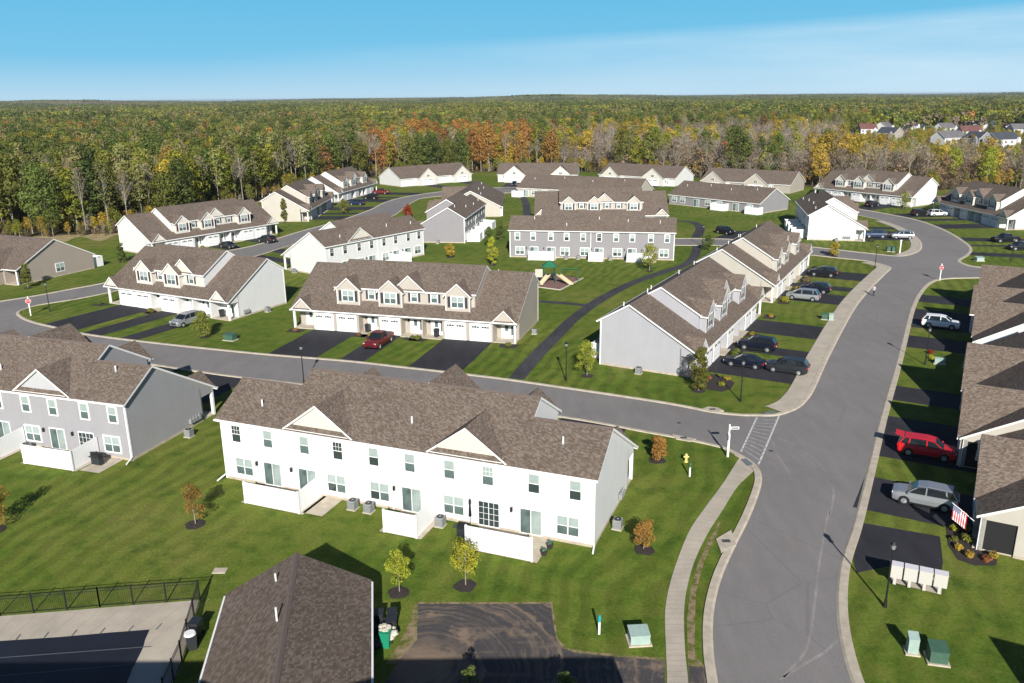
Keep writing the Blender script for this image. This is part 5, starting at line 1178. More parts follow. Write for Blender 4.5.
def car_meshes(kind, col):
    S_ = BODY[kind]; b = MB()
    secs = [[(x, -w_ * .92, z0), (x, -w_, z0 + .12), (x, -w_, (z0 + z1) / 2 + .05), (x, -w_ * .93, z1 - .03), (x, -w_ * .72, z1 + .02), (x, w_ * .72, z1 + .02), (x, w_ * .93, z1 - .03), (x, w_, (z0 + z1) / 2 + .05), (x, w_, z0 + .12), (x, w_ * .92, z0)] for (x, w_, z0, z1) in S_['low']]
    loft(b, secs, CP[col])
    if kind == 'pickup': b.box(-2.6, -1.05, -.80, .80, 1.165, 1.175, M['black'])
    for y0_, y1_ in ((-S_['W'] - .012, -S_['W'] + .1), (S_['W'] - .1, S_['W'] + .012)):
        b.box(-2.0, 1.85, y0_, y1_, .20, .36, M['black'])
        for sx_ in (1, -1): b.tube((sx_ * S_['wh'], y0_ + (0 if y0_ < 0 else .1), S_['r'] + .01), (sx_ * S_['wh'], y1_ - (.1 if y0_ < 0 else 0) + .004, S_['r'] + .01), S_['r'] + .055, S_['r'] + .055, M['black'], 18)
    body = b.mesh('body')
    b = MB(); C = S_['cab']; W_ = S_['W']
    # glasshouse: dark glass shell, painted roof and pillars above
    cs = [[(x, -W_ * .88, z0), (x, -w_, z1 - .05), (x, -w_ * .85, z1), (x, w_ * .85, z1), (x, w_, z1 - .05), (x, W_ * .88, z0)] for (x, w_, z0, z1) in C]
    loft(b, cs, M['carglass']); glass = b.mesh('windows')
    b = MB()
    for i in range(1, len(C) - 2):
        (x0, w0, _, z0), (x1, w1, _, z1) = C[i], C[i + 1]
        b.poly([(x0, -w0 * 1.01, z0 - .045), (x0, w0 * 1.01, z0 - .045), (x0, w0 * .86, z0 + .012), (x0, -w0 * .86, z0 + .012)][::-1], CP[col])
        b.poly([(x0, -w0 * .86, z0 + .012), (x0, w0 * .86, z0 + .012), (x1, w1 * .86, z1 + .012), (x1, -w1 * .86, z1 + .012)][::-1], CP[col])
        for s_ in (-1, 1): b.poly([(x0, s_ * w0 * .86, z0 + .012), (x0, s_ * w0 * 1.015, z0 - .07), (x1, s_ * w1 * 1.015, z1 - .07), (x1, s_ * w1 * .86, z1 + .012)], CP[col])
    (xf, wf, z0, z1) = C[0]; (xr, wr_, zr0, zr1) = C[-1]
    def pillar(xa, xb_, zt, wt):
        for s_ in (-1, 1): b.poly([(xa - .05, s_ * W_ * .885, z0 - .02), (xa + .05, s_ * W_ * .885, z0 - .02), (xb_ + .05, s_ * (wt + .012), zt - .05), (xb_ - .05, s_ * (wt + .012), zt - .05)], CP[col])
    pillar(C[0][0], C[1][0], C[1][3], C[1][1]); pillar(C[2][0] + .05, C[2][0] + .05, C[2][3], C[2][1]); pillar(C[-1][0], C[-2][0], C[-2][3], C[-2][1])
    if kind != 'pickup': pillar((C[-1][0] + C[-2][0]) / 2 + .55, C[-2][0] + .45, C[-2][3], C[-2][1])
    roof = b.mesh('roof')
    b = MB(); r = S_['r']; b.tube((0, -.11, 0), (0, .11, 0), r, r, M['tyre'], 18); tyre = b.mesh('tyre')
    b = MB(); b.tube((0, .09, 0), (0, .125, 0), r * .66, r * .60, M['rim'], 12)
    for i in range(5):
        a = i * math.pi * .4; b.tube((0, .128, 0), (r * .55 * math.cos(a), .128, r * .55 * math.sin(a)), .03, .03, M['rim'], 4)
    rim = b.mesh('rim')
    f, l = S_['low'][1], S_['low'][-2]
    b = MB(); b.box(-.12, .05, -.13, .11, -.05, .06, M['head']); hl = b.mesh('headlight')
    b = MB(); b.box(-.05, .10, -.12, .12, -.14, .10, M['tail']); tl = b.mesh('tail_light')
    b = MB(); b.box(-.02, .02, -.15, .15, -.06, .06, M['plate']); pl = b.mesh('number_plate')
    b = MB(); b.box(-.02, .03, -.45, .45, -.12, .10, M['black']); gr = b.mesh('grille')
    b = MB(); b.box(-.08, .08, -.11, .11, -.07, .07, CP[col]); mi = b.mesh('mirror')
    return dict(body=body, windows=glass, roof=roof, tyre=tyre, rim=rim, hl=hl, tl=tl, pl=pl, gr=gr, mi=mi, S=S_)
CARS = {}
def car(kind, col, px, py, th, label, cat='car', face=None, scale=1.0, at=None):
    "px,py: where the middle of the car meets the ground in the photograph"
    if (kind, col) not in CARS: CARS[kind, col] = car_meshes(kind, col)
    m = CARS[kind, col]; S_ = m['S']; x, y = at or G(px, py)
    nm = {'suv': 'parked_suv', 'sedan': 'parked_car', 'van': 'parked_minivan', 'pickup': 'pickup_truck'}[kind]
    r = empty(nm, x, y, R(th), .02, label, cat, 'cars parked on the driveways')
    if scale != 1: r.scale = (scale,) * 3
    put(m['body'], 'body', r, (0, 0, 0)); put(m['windows'], 'windows', r, (0, 0, 0)); put(m['roof'], 'roof', r, (0, 0, 0))
    for sx_ in (1, -1):
        for sy in (1, -1):
            t = put(m['tyre'], 'wheel', r, (sx_ * S_['wh'], sy * (S_['W'] - .10), S_['r'])); put(m['rim'], 'rim', t, (0, 0, 0), 0 if sy > 0 else math.pi)
    f, l = S_['low'][1], S_['low'][-2]
    for sy in (1, -1):
        put(m['hl'], 'headlight', r, (f[0] + .02, sy * f[1] * .78, f[3] - .1)); put(m['tl'], 'tail_light', r, (l[0] - .10, sy * l[1] * .86, l[3] - .16))
        put(m['mi'], 'mirror', r, (S_['cab'][0][0] - .15, sy * (S_['W'] + .06), S_['cab'][0][3] + .05))
    put(m['gr'], 'grille', r, (S_['low'][0][0] - .02, 0, .62)); put(m['pl'], 'number_plate', r, (S_['low'][-1][0] - .03, 0, .72))
    return r
hd = lambda k, d: HP[k][2] + (90 if d == 'in' else -90)      # nose towards the house or towards the street
car('suv', 'silver', 187, 324.5, hd('E', 'out'), 'silver SUV nosing out on the right drive of the white corner row at left')
car('pickup', 'maroon', 379, 345, hd('D', 'out'), 'maroon pickup truck on the single drive of the tan row', 'pickup truck')
car('sedan', 'navy', 744.5, 366, hd('P', 'in'), 'dark sedan nearest the light grey row, in front of another dark car'); car('suv', 'grey', 787, 372, hd('P', 'in'), 'dark grey SUV beside the wide pavement, last on the first drive of its row')
car('suv', 'navy', 757, 349.5, hd('P', 'in'), 'dark blue SUV on the narrow middle drive of the light grey row')
car('van', 'silver', 803, 299.5, hd('Q', 'in'), 'silver minivan in front of the cream row', 'minivan'); car('suv', 'navy', 815, 292.5, hd('Q', 'in'), 'dark blue SUV just beyond the silver minivan')
car('suv', 'black', 823, 276, hd('Q', 'in'), 'black SUV on the farthest drive of the cream row')
car('suv', 'white', 940, 327.5, -29, 'white SUV half in shade on a drive at right'); car('suv', 'red', 926, 455.5, -29, 'bright red SUV with its tailgate open in the shade at right')
car('suv', 'silver', 924, 504, 151, 'large silver SUV nosing out beside the end unit at right')
car('sedan', 'grey', 229, 248, hd('G', 'out'), 'dark car on the left drive of the white row before the woods'); car('suv', 'grey', 267, 242.5, hd('G', 'out') + 180, 'dark grey SUV on the right drive of the white row before the woods')
car('suv', 'blue', 357, 205, hd('I2', 'in'), 'blue car before the far bend row, nearest to us of three'); car('suv', 'black', 371, 199, hd('I2', 'in'), 'black car before the far bend row, middle of three'); car('pickup', 'darkred', 381, 194, hd('I2', 'in'), 'dark red pickup before the far bend row, farthest of three', 'pickup truck')
car('suv', 'blue', 875, 237.5, hd('Rr', 'in'), 'dark blue SUV by the bright gable end at the upper junction'); car('suv', 'silver', 902, 238.5, hd('Rr', 'in'), 'silver-blue SUV by the kerb at the upper junction')
car('suv', 'black', 872, 206.5, hd('Sx', 'out') + 180, 'black SUV before the white row at the far bend of the main street'); car('suv', 'black', 920, 215.5, 6, 'black SUV beside a white one before the blue-shaded row'); car('suv', 'white', 937, 216, 6, 'white SUV before the blue-shaded row')
car('pickup', 'black', 1005, 242, 184, 'dark pickup in the shade at the right edge', 'pickup truck'); car('suv', 'black', 1020, 250, 176, 'black SUV in the shade cut off by the right edge')
car('suv', 'black', 725, 234, -60, 'black car on the drive beside the striped lawn'); car('suv', 'black', 514.5, 186, -95, 'black car before the farthest single-storey row with two white gables')
car('suv', 'black', 302, 172.5 + 12, 60, 'x') if False else None
# open tailgate and cargo of the red SUV
rs = [o for o in COL.objects if o.get('label', '').startswith('bright red SUV')][0]
b = MB(); b.prism([(-1.95, -.66, 1.70), (-1.95, .66, 1.70), (-2.65, .58, 1.84), (-2.65, -.58, 1.84)], (0, 0, -.06), CP['red']); b.build('tailgate', rs)
M['cardboard'] = mat('cardboard', (.42, .25, .12), .9, noise=(3, .2))
# ---------------------------------------------------------------- street lamps, signs
def lamp_parts():
    b = MB(); b.tube((0, 0, 0), (0, 0, .5), .13, .09, M['black'], 8); b.tube((0, 0, .5), (0, 0, 4.1), .065, .05, M['black'], 8); b.tube((0, 0, 4.02), (0, 0, 4.12), .14, .16, M['black'], 8)
    post = b.mesh('post'); b = MB(); b.tube((0, 0, 4.12), (0, 0, 4.45), .13, .20, M['lampglass'], 6); g = b.mesh('lantern')
    b = MB(); b.tube((0, 0, 4.45), (0, 0, 4.65), .26, .04, M['black'], 6); b.tube((0, 0, 4.65), (0, 0, 4.75), .03, .02, M['black'], 5); return post, g, b.mesh('lantern_cap')
M['lampglass'] = mat('frosted_lantern_glass', (.22, .23, .23), .3)
LP_ = lamp_parts()
for (px, py, lb) in ((885, 607, 'black lamp post beside the mailboxes'), (304, 384, 'black lamp post on the kerb behind the long white row, opposite the tan row'), (566, 381, 'black lamp post on the lawn right of the asphalt footpath'), (740.5, 401.5, 'black lamp post near the light grey row by the crosswalk corner'),
    (925, 364.5, 'black lamp post on the lawn in front of the white car at right'), (50, 311.5, 'black lamp post by the stop sign at the far left corner'), (874.5, 269.5, 'black lamp post at the end of the wide pavement by the upper junction'), (339.3, 219, 'black lamp post beyond the white row near the woods'), (702.3, 246.5, 'black lamp post by the footpath crossing beside the long grey row'), (1010.5, 262, 'black lamp post behind the roofs at the right edge')):
    x, y = G(px, py); r = empty('street_lamp', x, y, 0, 0, lb, 'street lamp', 'black lamp posts along the streets')
    for m_, n_ in zip(LP_, ('post', 'lantern', 'lantern_cap')): put(m_, n_, r, (0, 0, 0))
M['stopred'] = mat('stop_sign_red', (.55, .015, .02), .4); M['signblue'] = mat('sign_green', (.02, .06, .05), .5)
def text(nm, s_, size, m_, parent, loc, rot, ext=.004):
    cu = bpy.data.curves.new(nm, 'FONT'); cu.body = s_; cu.size = size; cu.extrude = ext; cu.align_x = 'CENTER'; cu.align_y = 'CENTER'
    o = bpy.data.objects.new(nm, cu); dg = bpy.context.evaluated_depsgraph_get(); COL.objects.link(o); bpy.context.view_layer.update()
    me = bpy.data.meshes.new_from_object(o.evaluated_get(bpy.context.evaluated_depsgraph_get())); COL.objects.unlink(o); bpy.data.objects.remove(o)
    me.materials.clear(); me.materials.append(m_); q = bpy.data.objects.new(nm, me); COL.objects.link(q); q.parent = parent; q.location = loc; q.rotation_euler = rot; return q
def stop_sign(px, py, th, lb):
    x, y = G(px, py); r = empty('stop_sign', x, y, R(th), 0, lb, 'stop sign', 'red stop signs on white posts')
    b = MB(); b.box(-.07, .07, -.07, .07, 0, 2.95, M['trim']); b.build('post', r)
    b = MB(); pts = [(.40 * math.cos(R(22.5 + 45 * i)), -.10, 2.25 + .40 * math.sin(R(22.5 + 45 * i))) for i in range(8)]; b.prism(pts[::-1], (0, .02, 0), M['trim'])
    o = b.build('sign_rim', r); b = MB(); pts = [(.36 * math.cos(R(22.5 + 45 * i)), -.104, 2.25 + .36 * math.sin(R(22.5 + 45 * i))) for i in range(8)]; b.prism(pts[::-1], (0, .01, 0), M['stopred']); f_ = b.build('sign_face', r)
    text('lettering', 'STOP', .25, M['trim'], f_, (0, -.108, 2.25), (R(90), 0, 0))
stop_sign(31, 315.5, 12, 'red stop sign on a white post at the far left corner'); stop_sign(939.5, 280.5, 10, 'red stop sign on a white post at the right junction')
x, y = G(727.5, 456.5); r = empty('street_name_sign', x, y, 0, 0, 'tall white post with a small dark street name blade by the crosswalk', 'street sign')
b = MB(); b.box(-.09, .09, -.09, .09, 0, 2.2, M['trim']); b.box(-.06, .06, -.06, .06, 2.2, 3.1, M['trim']); b.build('post', r)
b = MB(); b.box(.10, .85, -.02, .02, 2.62, 2.86, M['trim']); b.box(.16, .80, -.026, -.019, 2.68, 2.80, M['signblue']); b.build('name_blade', r)
b = MB(); pts = [(-.05, .37 * math.cos(R(22.5 + 45 * i)), 1.95 + .37 * math.sin(R(22.5 + 45 * i))) for i in range(8)]; b.prism(pts, (-.05, 0, 0), M['trim']); b.build('sign_back', r)
x, y = G(899.5, 253.5); b = MB(); b.box(-.1, .1, -.1, .1, 0, 2.6, M['trim']); b.box(-.2, .2, -.12, .12, 2.6, 2.75, M['trim']); o = b.build('sign_post', loc=(x, y, 0)); tag(o, 'plain thick white post on the lawn at the upper junction', 'post')

# hydrant, marker posts, utility boxes
M['hyd'] = mat('hydrant_yellow', (.62, .50, .16), .5); M['teal'] = mat('marker_teal', (.01, .30, .36), .5); M['ugreen'] = mat('utility_green', (.045, .105, .07), .6, noise=(3, .15)); M['upale'] = mat('utility_pale', (.30, .40, .36), .6, noise=(3, .1))
x, y = G(686, 462); r = empty('fire_hydrant', x, y, 0, 0, 'small yellow fire hydrant on the lawn near the crosswalk', 'fire hydrant')
b = MB(); b.tube((0, 0, 0), (0, 0, .06), .19, .19, M['hyd'], 12); b.tube((0, 0, .06), (0, 0, .62), .13, .12, M['hyd'], 12); b.tube((0, 0, .62), (0, 0, .82), .15, .05, M['hyd'], 12); b.build('barrel', r)
for s_ in (-1, 1): b = MB(); b.tube((s_ * .1, 0, .5), (s_ * .24, 0, .5), .07, .07, M['hyd'], 8); b.build('nozzle', r)
for (px, py, lb, c) in ((689.5, 476.5, 'white marker post with a green cap beside the hydrant', 'signgreen'), (599, 634, 'white marker post with a teal top on the lawn by the muddy lot', 'teal')):
    x, y = G(px, py); r = empty('marker_post', x, y, R(10), 0, lb, 'marker post'); b = MB(); b.box(-.06, .06, -.05, .05, 0, .85, M['trim']); b.build('post', r)
    b = MB(); b.box(-.075, .075, -.06, .06, .85, 1.3, M['teal'] if c == 'teal' else M['ugreen']); b.build('cap', r)
def ubox(px, py, sx_, sy, h, th, m_, lb, slope=True):
    x, y = G(px, py); r = empty('utility_box', x, y, R(th), 0, lb, 'utility box', 'utility boxes on the lawns')
    b = MB(); b.box(-sx_ / 2 - .12, sx_ / 2 + .12, -sy / 2 - .12, sy / 2 + .12, 0, .1, M['concrete']); b.build('pad', r)
    b = MB(); z1 = h * (.85 if slope else 1)
    q = [(-sx_ / 2, -sy / 2), (sx_ / 2, -sy / 2), (sx_ / 2, sy / 2), (-sx_ / 2, sy / 2)]; zt = [z1, z1, h, h]
    for i in range(4):
        j = (i + 1) % 4; b.poly([(*q[i], .1), (*q[j], .1), (*q[j], zt[j]), (*q[i], zt[i])], m_)
    b.build('cabinet', r); b = MB(); b.slab([(a * 1.05, c * 1.05, z + .05) for (a, c), z in zip(q, zt)], .05, m_, m_); b.build('lid', r)
ubox(638.5, 641, 1.15, .95, .75, 4, M['upale'], 'low pale green transformer box on the lawn beside the lower pavement')
ubox(911.5, 652, .55, .6, 1.15, -14, M['upale'], 'tall pale green cabinet on the lawn below the mailboxes'); ubox(936.5, 660, .95, .95, .95, -14, M['ugreen'], 'dark green transformer box right of the tall pale cabinet')
ubox(230.5, 340, 1.5, 1.0, .9, -20, M['ugreen'], 'green transformer box on the lawn right of the white corner row at left'); ubox(824.5, 319.5, .8, .5, .9, -20, M['ugreen'], 'green cabinet on the lawn between the drives, left of two'); ubox(831, 320.5, .6, .5, 1.0, -20, M['upale'], 'pale cabinet on the lawn between the drives, right of two')
ubox(888, 251.5, .7, .6, 1.1, 0, M['ugreen'], 'dark utility box on the corner lawn by the upper junction, left of two'); ubox(893, 251.8, .7, .6, 1.1, 0, M['ugreen'], 'dark utility box on the corner lawn by the upper junction, right of two')
ubox(979, 261, 1.4, 1, .8, 0, M['upale'], 'teal-grey transformer box on the lawn beyond the right-hand roofs'); ubox(939.5, 364, 1.1, .5, .7, -25, M['upale'], 'pale low box on the lawn near the right-hand lamp post')
M['flat'] = mat('grate_metal', (.25, .25, .24), .7)
x, y = G(220, 571); b = MB(); b.box(-.45, .45, -.32, .32, 0, .06, M['concrete']); o = b.build('drain_grate', loc=(x, y, 0)); tag(o, 'small flat pale concrete drain slab at the fence corner', 'drain cover')

# mailboxes: four pedestal cabinets on one pad
px0, px1 = G(894, 585), G(938.5, 594.5); a_ = Vector(px0); c_ = Vector(px1); th = math.atan2((c_ - a_).y, (c_ - a_).x)
M['mail'] = mat('mailbox_cream', (.52, .50, .45), .45); M['mailtop'] = mat('mailbox_top', (.58, .56, .60), .4)
tag(poly_sheet('mailbox_pad', GP([(890, 583), (941, 596), (943, 581), (893, 571)]), .10, M['concrete']))
for i in range(4):
    p_ = a_.lerp(c_, i / 3); r = empty('cluster_mailbox', p_.x, p_.y, th, .1, 'cream cluster mailbox on a pedestal beside the lamp post, %s of four' % ['leftmost', 'second', 'third', 'rightmost'][i], 'mailbox', 'cream cluster mailboxes on one pad')
    b = MB(); b.box(-.09, .09, -.09, .09, 0, .55, M['mail']); b.build('pedestal', r)
    b = MB(); b.box(-.385, .385, -.24, .24, .55, 1.45, M['mail']); b.build('cabinet', r); b = MB(); b.slab([(-.40, -.27, 1.47), (.40, -.27, 1.47), (.40, .27, 1.53), (-.40, .27, 1.53)], .05, M['mailtop'], M['mail']); b.build('lid', r)

# ---------------------------------------------------------------- pool fence
def fence_run(pts, lb, hgt=1.35, sp=1.95):
    x0, y0 = pts[0]; r = empty('pool_fence', x0, y0, 0, 0, lb, 'metal fence', 'black metal fence round the pool')
    P = [Vector(p) - Vector(pts[0]) for p in pts]
    for i in range(len(P) - 1):
        d = P[i + 1] - P[i]; n_ = max(1, round(d.length / sp)); t = d.normalized(); b = MB()
        for z in (.12, hgt - .18, hgt): b.tube((P[i].x, P[i].y, z), (P[i + 1].x, P[i + 1].y, z), .02, .02, M['black'], 4)
        k = int(d.length / .115)
        for j in range(k):
            q = P[i] + t * (j * .115); b.tube((q.x, q.y, .08), (q.x, q.y, hgt), .0085, .0085, M['black'], 4, cap=False)
        b.build('railing', r)
        for j in range(n_ + 1):
            q = P[i] + t * (d.length * j / n_); b = MB(); b.box(q.x - .035, q.x + .035, q.y - .035, q.y + .035, 0, hgt + .1, M['black']); b.build('fence_post', r)
fence_run([G(-90, 622), G(0, 615.8), G(100, 607), G(199.5, 599.5)], 'black metal fence along the lawn side of the pool deck'); fence_run([G(200, 600), G(182, 662), G(165, 700)], 'black metal fence along the right end of the pool deck')
# lower-left clutter by the fence
M['bin'] = mat('bin_plastic', (.022, .026, .032), .45); M['green'] = mat('bin_green', (.01, .22, .12), .5); M['bagw'] = mat('pale_sacks', (.46, .43, .36), .7, noise=(4, .15)); M['bagb'] = mat('black_sacks', (.02, .022, .026), .35)
def wheelie(px, py, th, m_, lb, sc_=1, z=0):
    x, y = G(px, py); r = empty('wheeled_bin', x, y, R(th), z, lb, 'wheeled bin', 'wheeled bins beside houses'); r.scale = (sc_,) * 3
    b = MB(); b.v += [(-.24, -.24, 0), (.24, -.24, 0), (.24, .24, 0), (-.24, .24, 0), (-.3, -.3, 1.0), (.3, -.3, 1.0), (.3, .34, 1.0), (-.3, .34, 1.0)]
    for q in ((3, 2, 1, 0), (4, 5, 6, 7), (0, 1, 5, 4), (1, 2, 6, 5), (2, 3, 7, 6), (3, 0, 4, 7)): b.f.append(q); b.m.append(b.mi(m_))
    b.build('tub', r); b = MB(); b.slab([(-.32, -.34, 1.07), (.32, -.34, 1.07), (.32, .36, 1.1), (-.32, .36, 1.1)], .06, m_, m_); b.build('lid', r)
    for s_ in (-1, 1): b = MB(); b.tube((s_ * .25, .3, .12), (s_ * .31, .3, .12), .12, .12, M['tyre'], 10); b.build('wheel', r)
wheelie(386, 646, -8, M['green'], 'green wheeled bin heaped with pale sacks beside the foreground roof'); wheelie(393, 626, 10, M['bin'], 'black wheeled bin at the far end of the clutter beside the foreground roof'); wheelie(379, 627, 4, M['bin'], 'black wheeled bin close to the wall of the foreground building')
wheelie(392, 634, 0, M['bin'], 'black wheeled bin in the middle of the clutter beside the foreground roof')
wheelie(193, 648, 20, M['bin'], 'dark bin by the right run of the pool fence'); wheelie(197, 636, -10, M['bin'], 'dark bin behind another at the right run of the pool fence')
for k, u, v, lb in (('D', 11.2, .3, 'black wheeled bin beside the second garage of the tan row'), ('D', 21.3, .3, 'black wheeled bin beside the fourth garage of the tan row'), ('E', 23.4, 1.0, 'grey-black wheeled bin in the end porch of the white corner row')):
    x, y = loc2w(HP[k], u, v); q = wheelie(100, 400, HP[k][2], M['bin'], lb); r = [o for o in COL.objects if o.get('label') == lb][0]; r.location = (x, y, .12)
rnd = random.Random(4)
def blobs(b, n_, cx, cy, cz, sx_, sy, sz, r0, r1, m_):
    for _ in range(n_):
        c = Vector((cx + rnd.uniform(-sx_, sx_), cy + rnd.uniform(-sy, sy), cz + rnd.uniform(0, sz))); rr_ = rnd.uniform(r0, r1)
        bm = bmesh.new(); bmesh.ops.create_icosphere(bm, subdivisions=2, radius=rr_); o = len(b.v)
        for v in bm.verts: k = 1 + rnd.uniform(-.15, .15); b.v.append((c.x + v.co.x * k, c.y + v.co.y * k, c.z + v.co.z * k * .7))
        for f in bm.faces: b.f.append(tuple(o + v.index for v in f.verts)); b.m.append(b.mi(m_))
        bm.free()
x, y = G(385, 643); b = MB(); blobs(b, 9, 0, 0, 1.02, .28, .3, .15, .12, .2, M['bagw']); o = b.build('rubbish_sacks', loc=(x, y, 0)); tag(o, 'pale sacks heaped on the green bin beside the foreground roof', 'rubbish sacks')
x, y = G(376, 638); b = MB(); blobs(b, 12, 0, 0, .15, .5, 1.0, .4, .22, .36, M['bagb']); o = b.build('rubbish_sacks', loc=(x, y, 0)); tag(o, 'black sacks piled along the wall of the foreground building', 'rubbish sacks')
x, y = G(388, 650); b = MB(); blobs(b, 10, 0, .9, .2, .45, .5, .5, .16, .3, M['bagw']); o = b.build('rubbish_sacks', loc=(x, y, 0)); tag(o, 'pale cartons and sacks between the green bin and the black bins', 'rubbish sacks')
x, y = G(192, 650); b = MB(); b.tube((0, 0, 1.1), (0, 0, 1.2), .36, .30, M['trim'], 16); b.tube((0, 0, .7), (0, 0, 1.1), .05, .05, M['trim'], 6); o = b.build('basin', loc=(x, y, 0)); tag(o, 'white round basin resting on the dark bin by the pool fence', 'basin')
# grills and patio furniture
def grill(k, u, v, lb):
    x, y = loc2w(HP[k], u, v); r = empty('grill', x, y, R(HP[k][2]), .05, lb, 'barbecue grill', 'covered barbecue grills on patios')
    b = MB(); b.box(-.45, .45, -.25, .25, .15, .8, M['bin']); b.build('cabinet', r); b = MB(); b.prism([(-.42, -.26, .8), (-.42, .26, .8), (-.42, .22, 1.05), (-.42, 0, 1.18), (-.42, -.22, 1.05)], (.84, 0, 0), M['black']); b.build('hood', r)
    b = MB(); b.box(.45, .8, -.2, .2, .76, .8, M['bin']); b.build('side_shelf', r)
grill('A', 9.3, D_ + 2.0, 'covered black grill left of the nearest patio screen of the long white row'); grill('B', 2.2, D_ + 1.7, 'black kettle-like grill on the patio of the grey row at left')
def chair(k, u, v, th, lb):
    x, y = loc2w(HP[k], u, v); r = empty('patio_chair', x, y, R(HP[k][2] + th), .05, lb, 'chair', 'chairs on the patios')
    b = MB(); b.box(-.28, .28, -.28, .28, .38, .44, M['bin']); b.build('seat', r); b = MB(); b.box(-.28, .28, .24, .3, .44, .95, M['bin']); b.build('backrest', r)
    for a in (-1, 1):
        for c in (-1, 1): b = MB(); b.tube((a * .24, c * .24, 0), (a * .24, c * .24, .38), .02, .02, M['black'], 5); b.build('leg', r)
chair('B', 3.2, D_ + .9, 20, 'dark chair on the patio of the grey row, left of two'); chair('B', 2.6, D_ + .8, -15, 'dark chair on the patio of the grey row, right of two')
x, y = loc2w(HP['A'], 9.4, D_ + .6); r = empty('patio_parasol', x, y, 0, .05, 'folded dark blue parasol standing behind the nearest patio screen', 'parasol'); b = MB(); b.tube((0, 0, 0), (0, 0, 2.5), .025, .02, M['black'], 6); b.build('pole', r); b = MB(); b.tube((0, 0, 1.0), (0, 0, 2.4), .12, .04, CP['navy'], 8); b.build('canopy', r)
for i, (u, v) in enumerate(((2.9, D_ + 1.2), (3.0, D_ + 2.2))):
    x, y = loc2w(HP['A'], u, v); r = empty('potted_plant', x, y, 0, .05, 'dark flower pot with a low plant on the nearest patio, %s the house' % ('closer to' if i == 0 else 'farther from'), 'potted plant', 'flower pots on the patio')
    b = MB(); b.tube((0, 0, 0), (0, 0, .35), .2, .27, M['mulch'], 10); b.build('pot', r); b = MB(); blobs(b, 6, 0, 0, .4, .14, .14, .12, .08, .14, M['ugreen']); b.build('foliage', r)
# flag on the end unit
x, y = G(979, 524); fx, fy = loc2w((32.7, 51.4, 61 - 90), .2, .1)
fp = empty('flag', 32.55, 51.9, R(61), 0, 'striped red white and blue flag on an angled pole at the corner porch', 'flag')
b = MB(); b.tube((0, .05, 2.0), (.15, 1.55, 3.0), .025, .02, M['trim'], 6); b.build('pole', fp)
fm = NT('flag_stripes', .8); X, Y, Z = fm.sep(fm.tc.outputs['UV'])
st_ = fm.math('LESS_THAN', fm.math('FRACT', fm.math('MULTIPLY', Y, 6.5)), .5); base = fm.mix(st_, (.75, .73, .72), (.50, .02, .035))
canton = fm.math('MULTIPLY', fm.math('LESS_THAN', X, .4), fm.math('GREATER_THAN', Y, .46))
sv = fm.n.new('ShaderNodeTexVoronoi'); sv.inputs['Scale'].default_value = 1; sv.inputs['Randomness'].default_value = 0; fm.link(fm.mapping(fm.tc.outputs['UV'], (15, 13, 1)), sv.inputs['Vector'])
star = fm.mix(fm.math('LESS_THAN', sv.outputs['Distance'], .25), (.02, .03, .12), (.75, .75, .75)); fm.done(fm.mix(canton, base, star)); fmat = fm.m
me = bpy.data.meshes.new('cloth'); vv = []; ff = []; uvs = []
NX, NY = 12, 8
for i in range(NX + 1):
    for j in range(NY + 1):
        s_, t = i / NX, j / NY; vv.append((.15 - .1 * s_ + .07 * math.sin(s_ * 9) * s_, 1.45 - (1 - t) * .95 + .1 * s_ - .1 * s_, 2.95 - (1 - t) * .62 - s_ * 1.15)); 
for i in range(NX):
    for j in range(NY): a = i * (NY + 1) + j; ff.append((a, a + 1, a + NY + 2, a + NY + 1))
me.from_pydata(vv, [], ff); uvl = me.uv_layers.new(name='UVMap')
for p_ in me.polygons:
    for li in p_.loop_indices:
        vi = me.loops[li].vertex_index; uvl.data[li].uv = (1 - (vi // (NY + 1)) / NX if False else (vi // (NY + 1)) / NX, (vi % (NY + 1)) / NY)
me.materials.append(fmat); o = bpy.data.objects.new('cloth', me); COL.objects.link(o); o.parent = fp; md = o.modifiers.new('thick', 'SOLIDIFY'); md.thickness = .01

# ---------------------------------------------------------------- playground
x, y = G(553, 283.5); tag(poly_sheet('playground_surface', GP([(533, 286.5), (560, 290), (582, 278.5), (560, 275), (535, 274)]), .02, M['redmulch']))
bd = MB(); Q = GP([(533, 287), (560, 290.4), (583, 278.5)])
for i in range(2): bd.tube((*Q[i], .08), (*Q[i + 1], .08), .12, .12, M['bagw'], 5)
o = bd.build('playground_edging'); tag(o, 'pale timber edging along the near sides of the playground', 'edging')
M['slide'] = mat('slide_tan', (.58, .48, .30), .5); M['pgreen'] = mat('playground_green', (.01, .13, .06), .5)
r = empty('playground', x, y, R(0), 0, 'playground climbing frame with green roofs and two tan slides beyond the tan row', 'playground')
for a, c in ((-1.6, 0), (.4, 0), (-1.6, 1.6), (.4, 1.6)): b = MB(); b.tube((a, c, 0), (a, c, 3.1), .07, .07, M['pgreen'], 6); b.build('post', r)
b = MB(); b.box(-1.7, .5, -.1, 1.7, 1.35, 1.45, M['bin']); b.build('deck', r)
b = MB(); cx, cy = -.6, .8
for i in range(4):
    p4 = [(-1.9, -.3), (.7, -.3), (.7, 1.9), (-1.9, 1.9)]; a, c = p4[i], p4[(i + 1) % 4]; b.poly([(a[0], a[1], 2.9), (c[0], c[1], 2.9), (cx, cy, 4.0)], M['pgreen'])
b.build('roof', r)
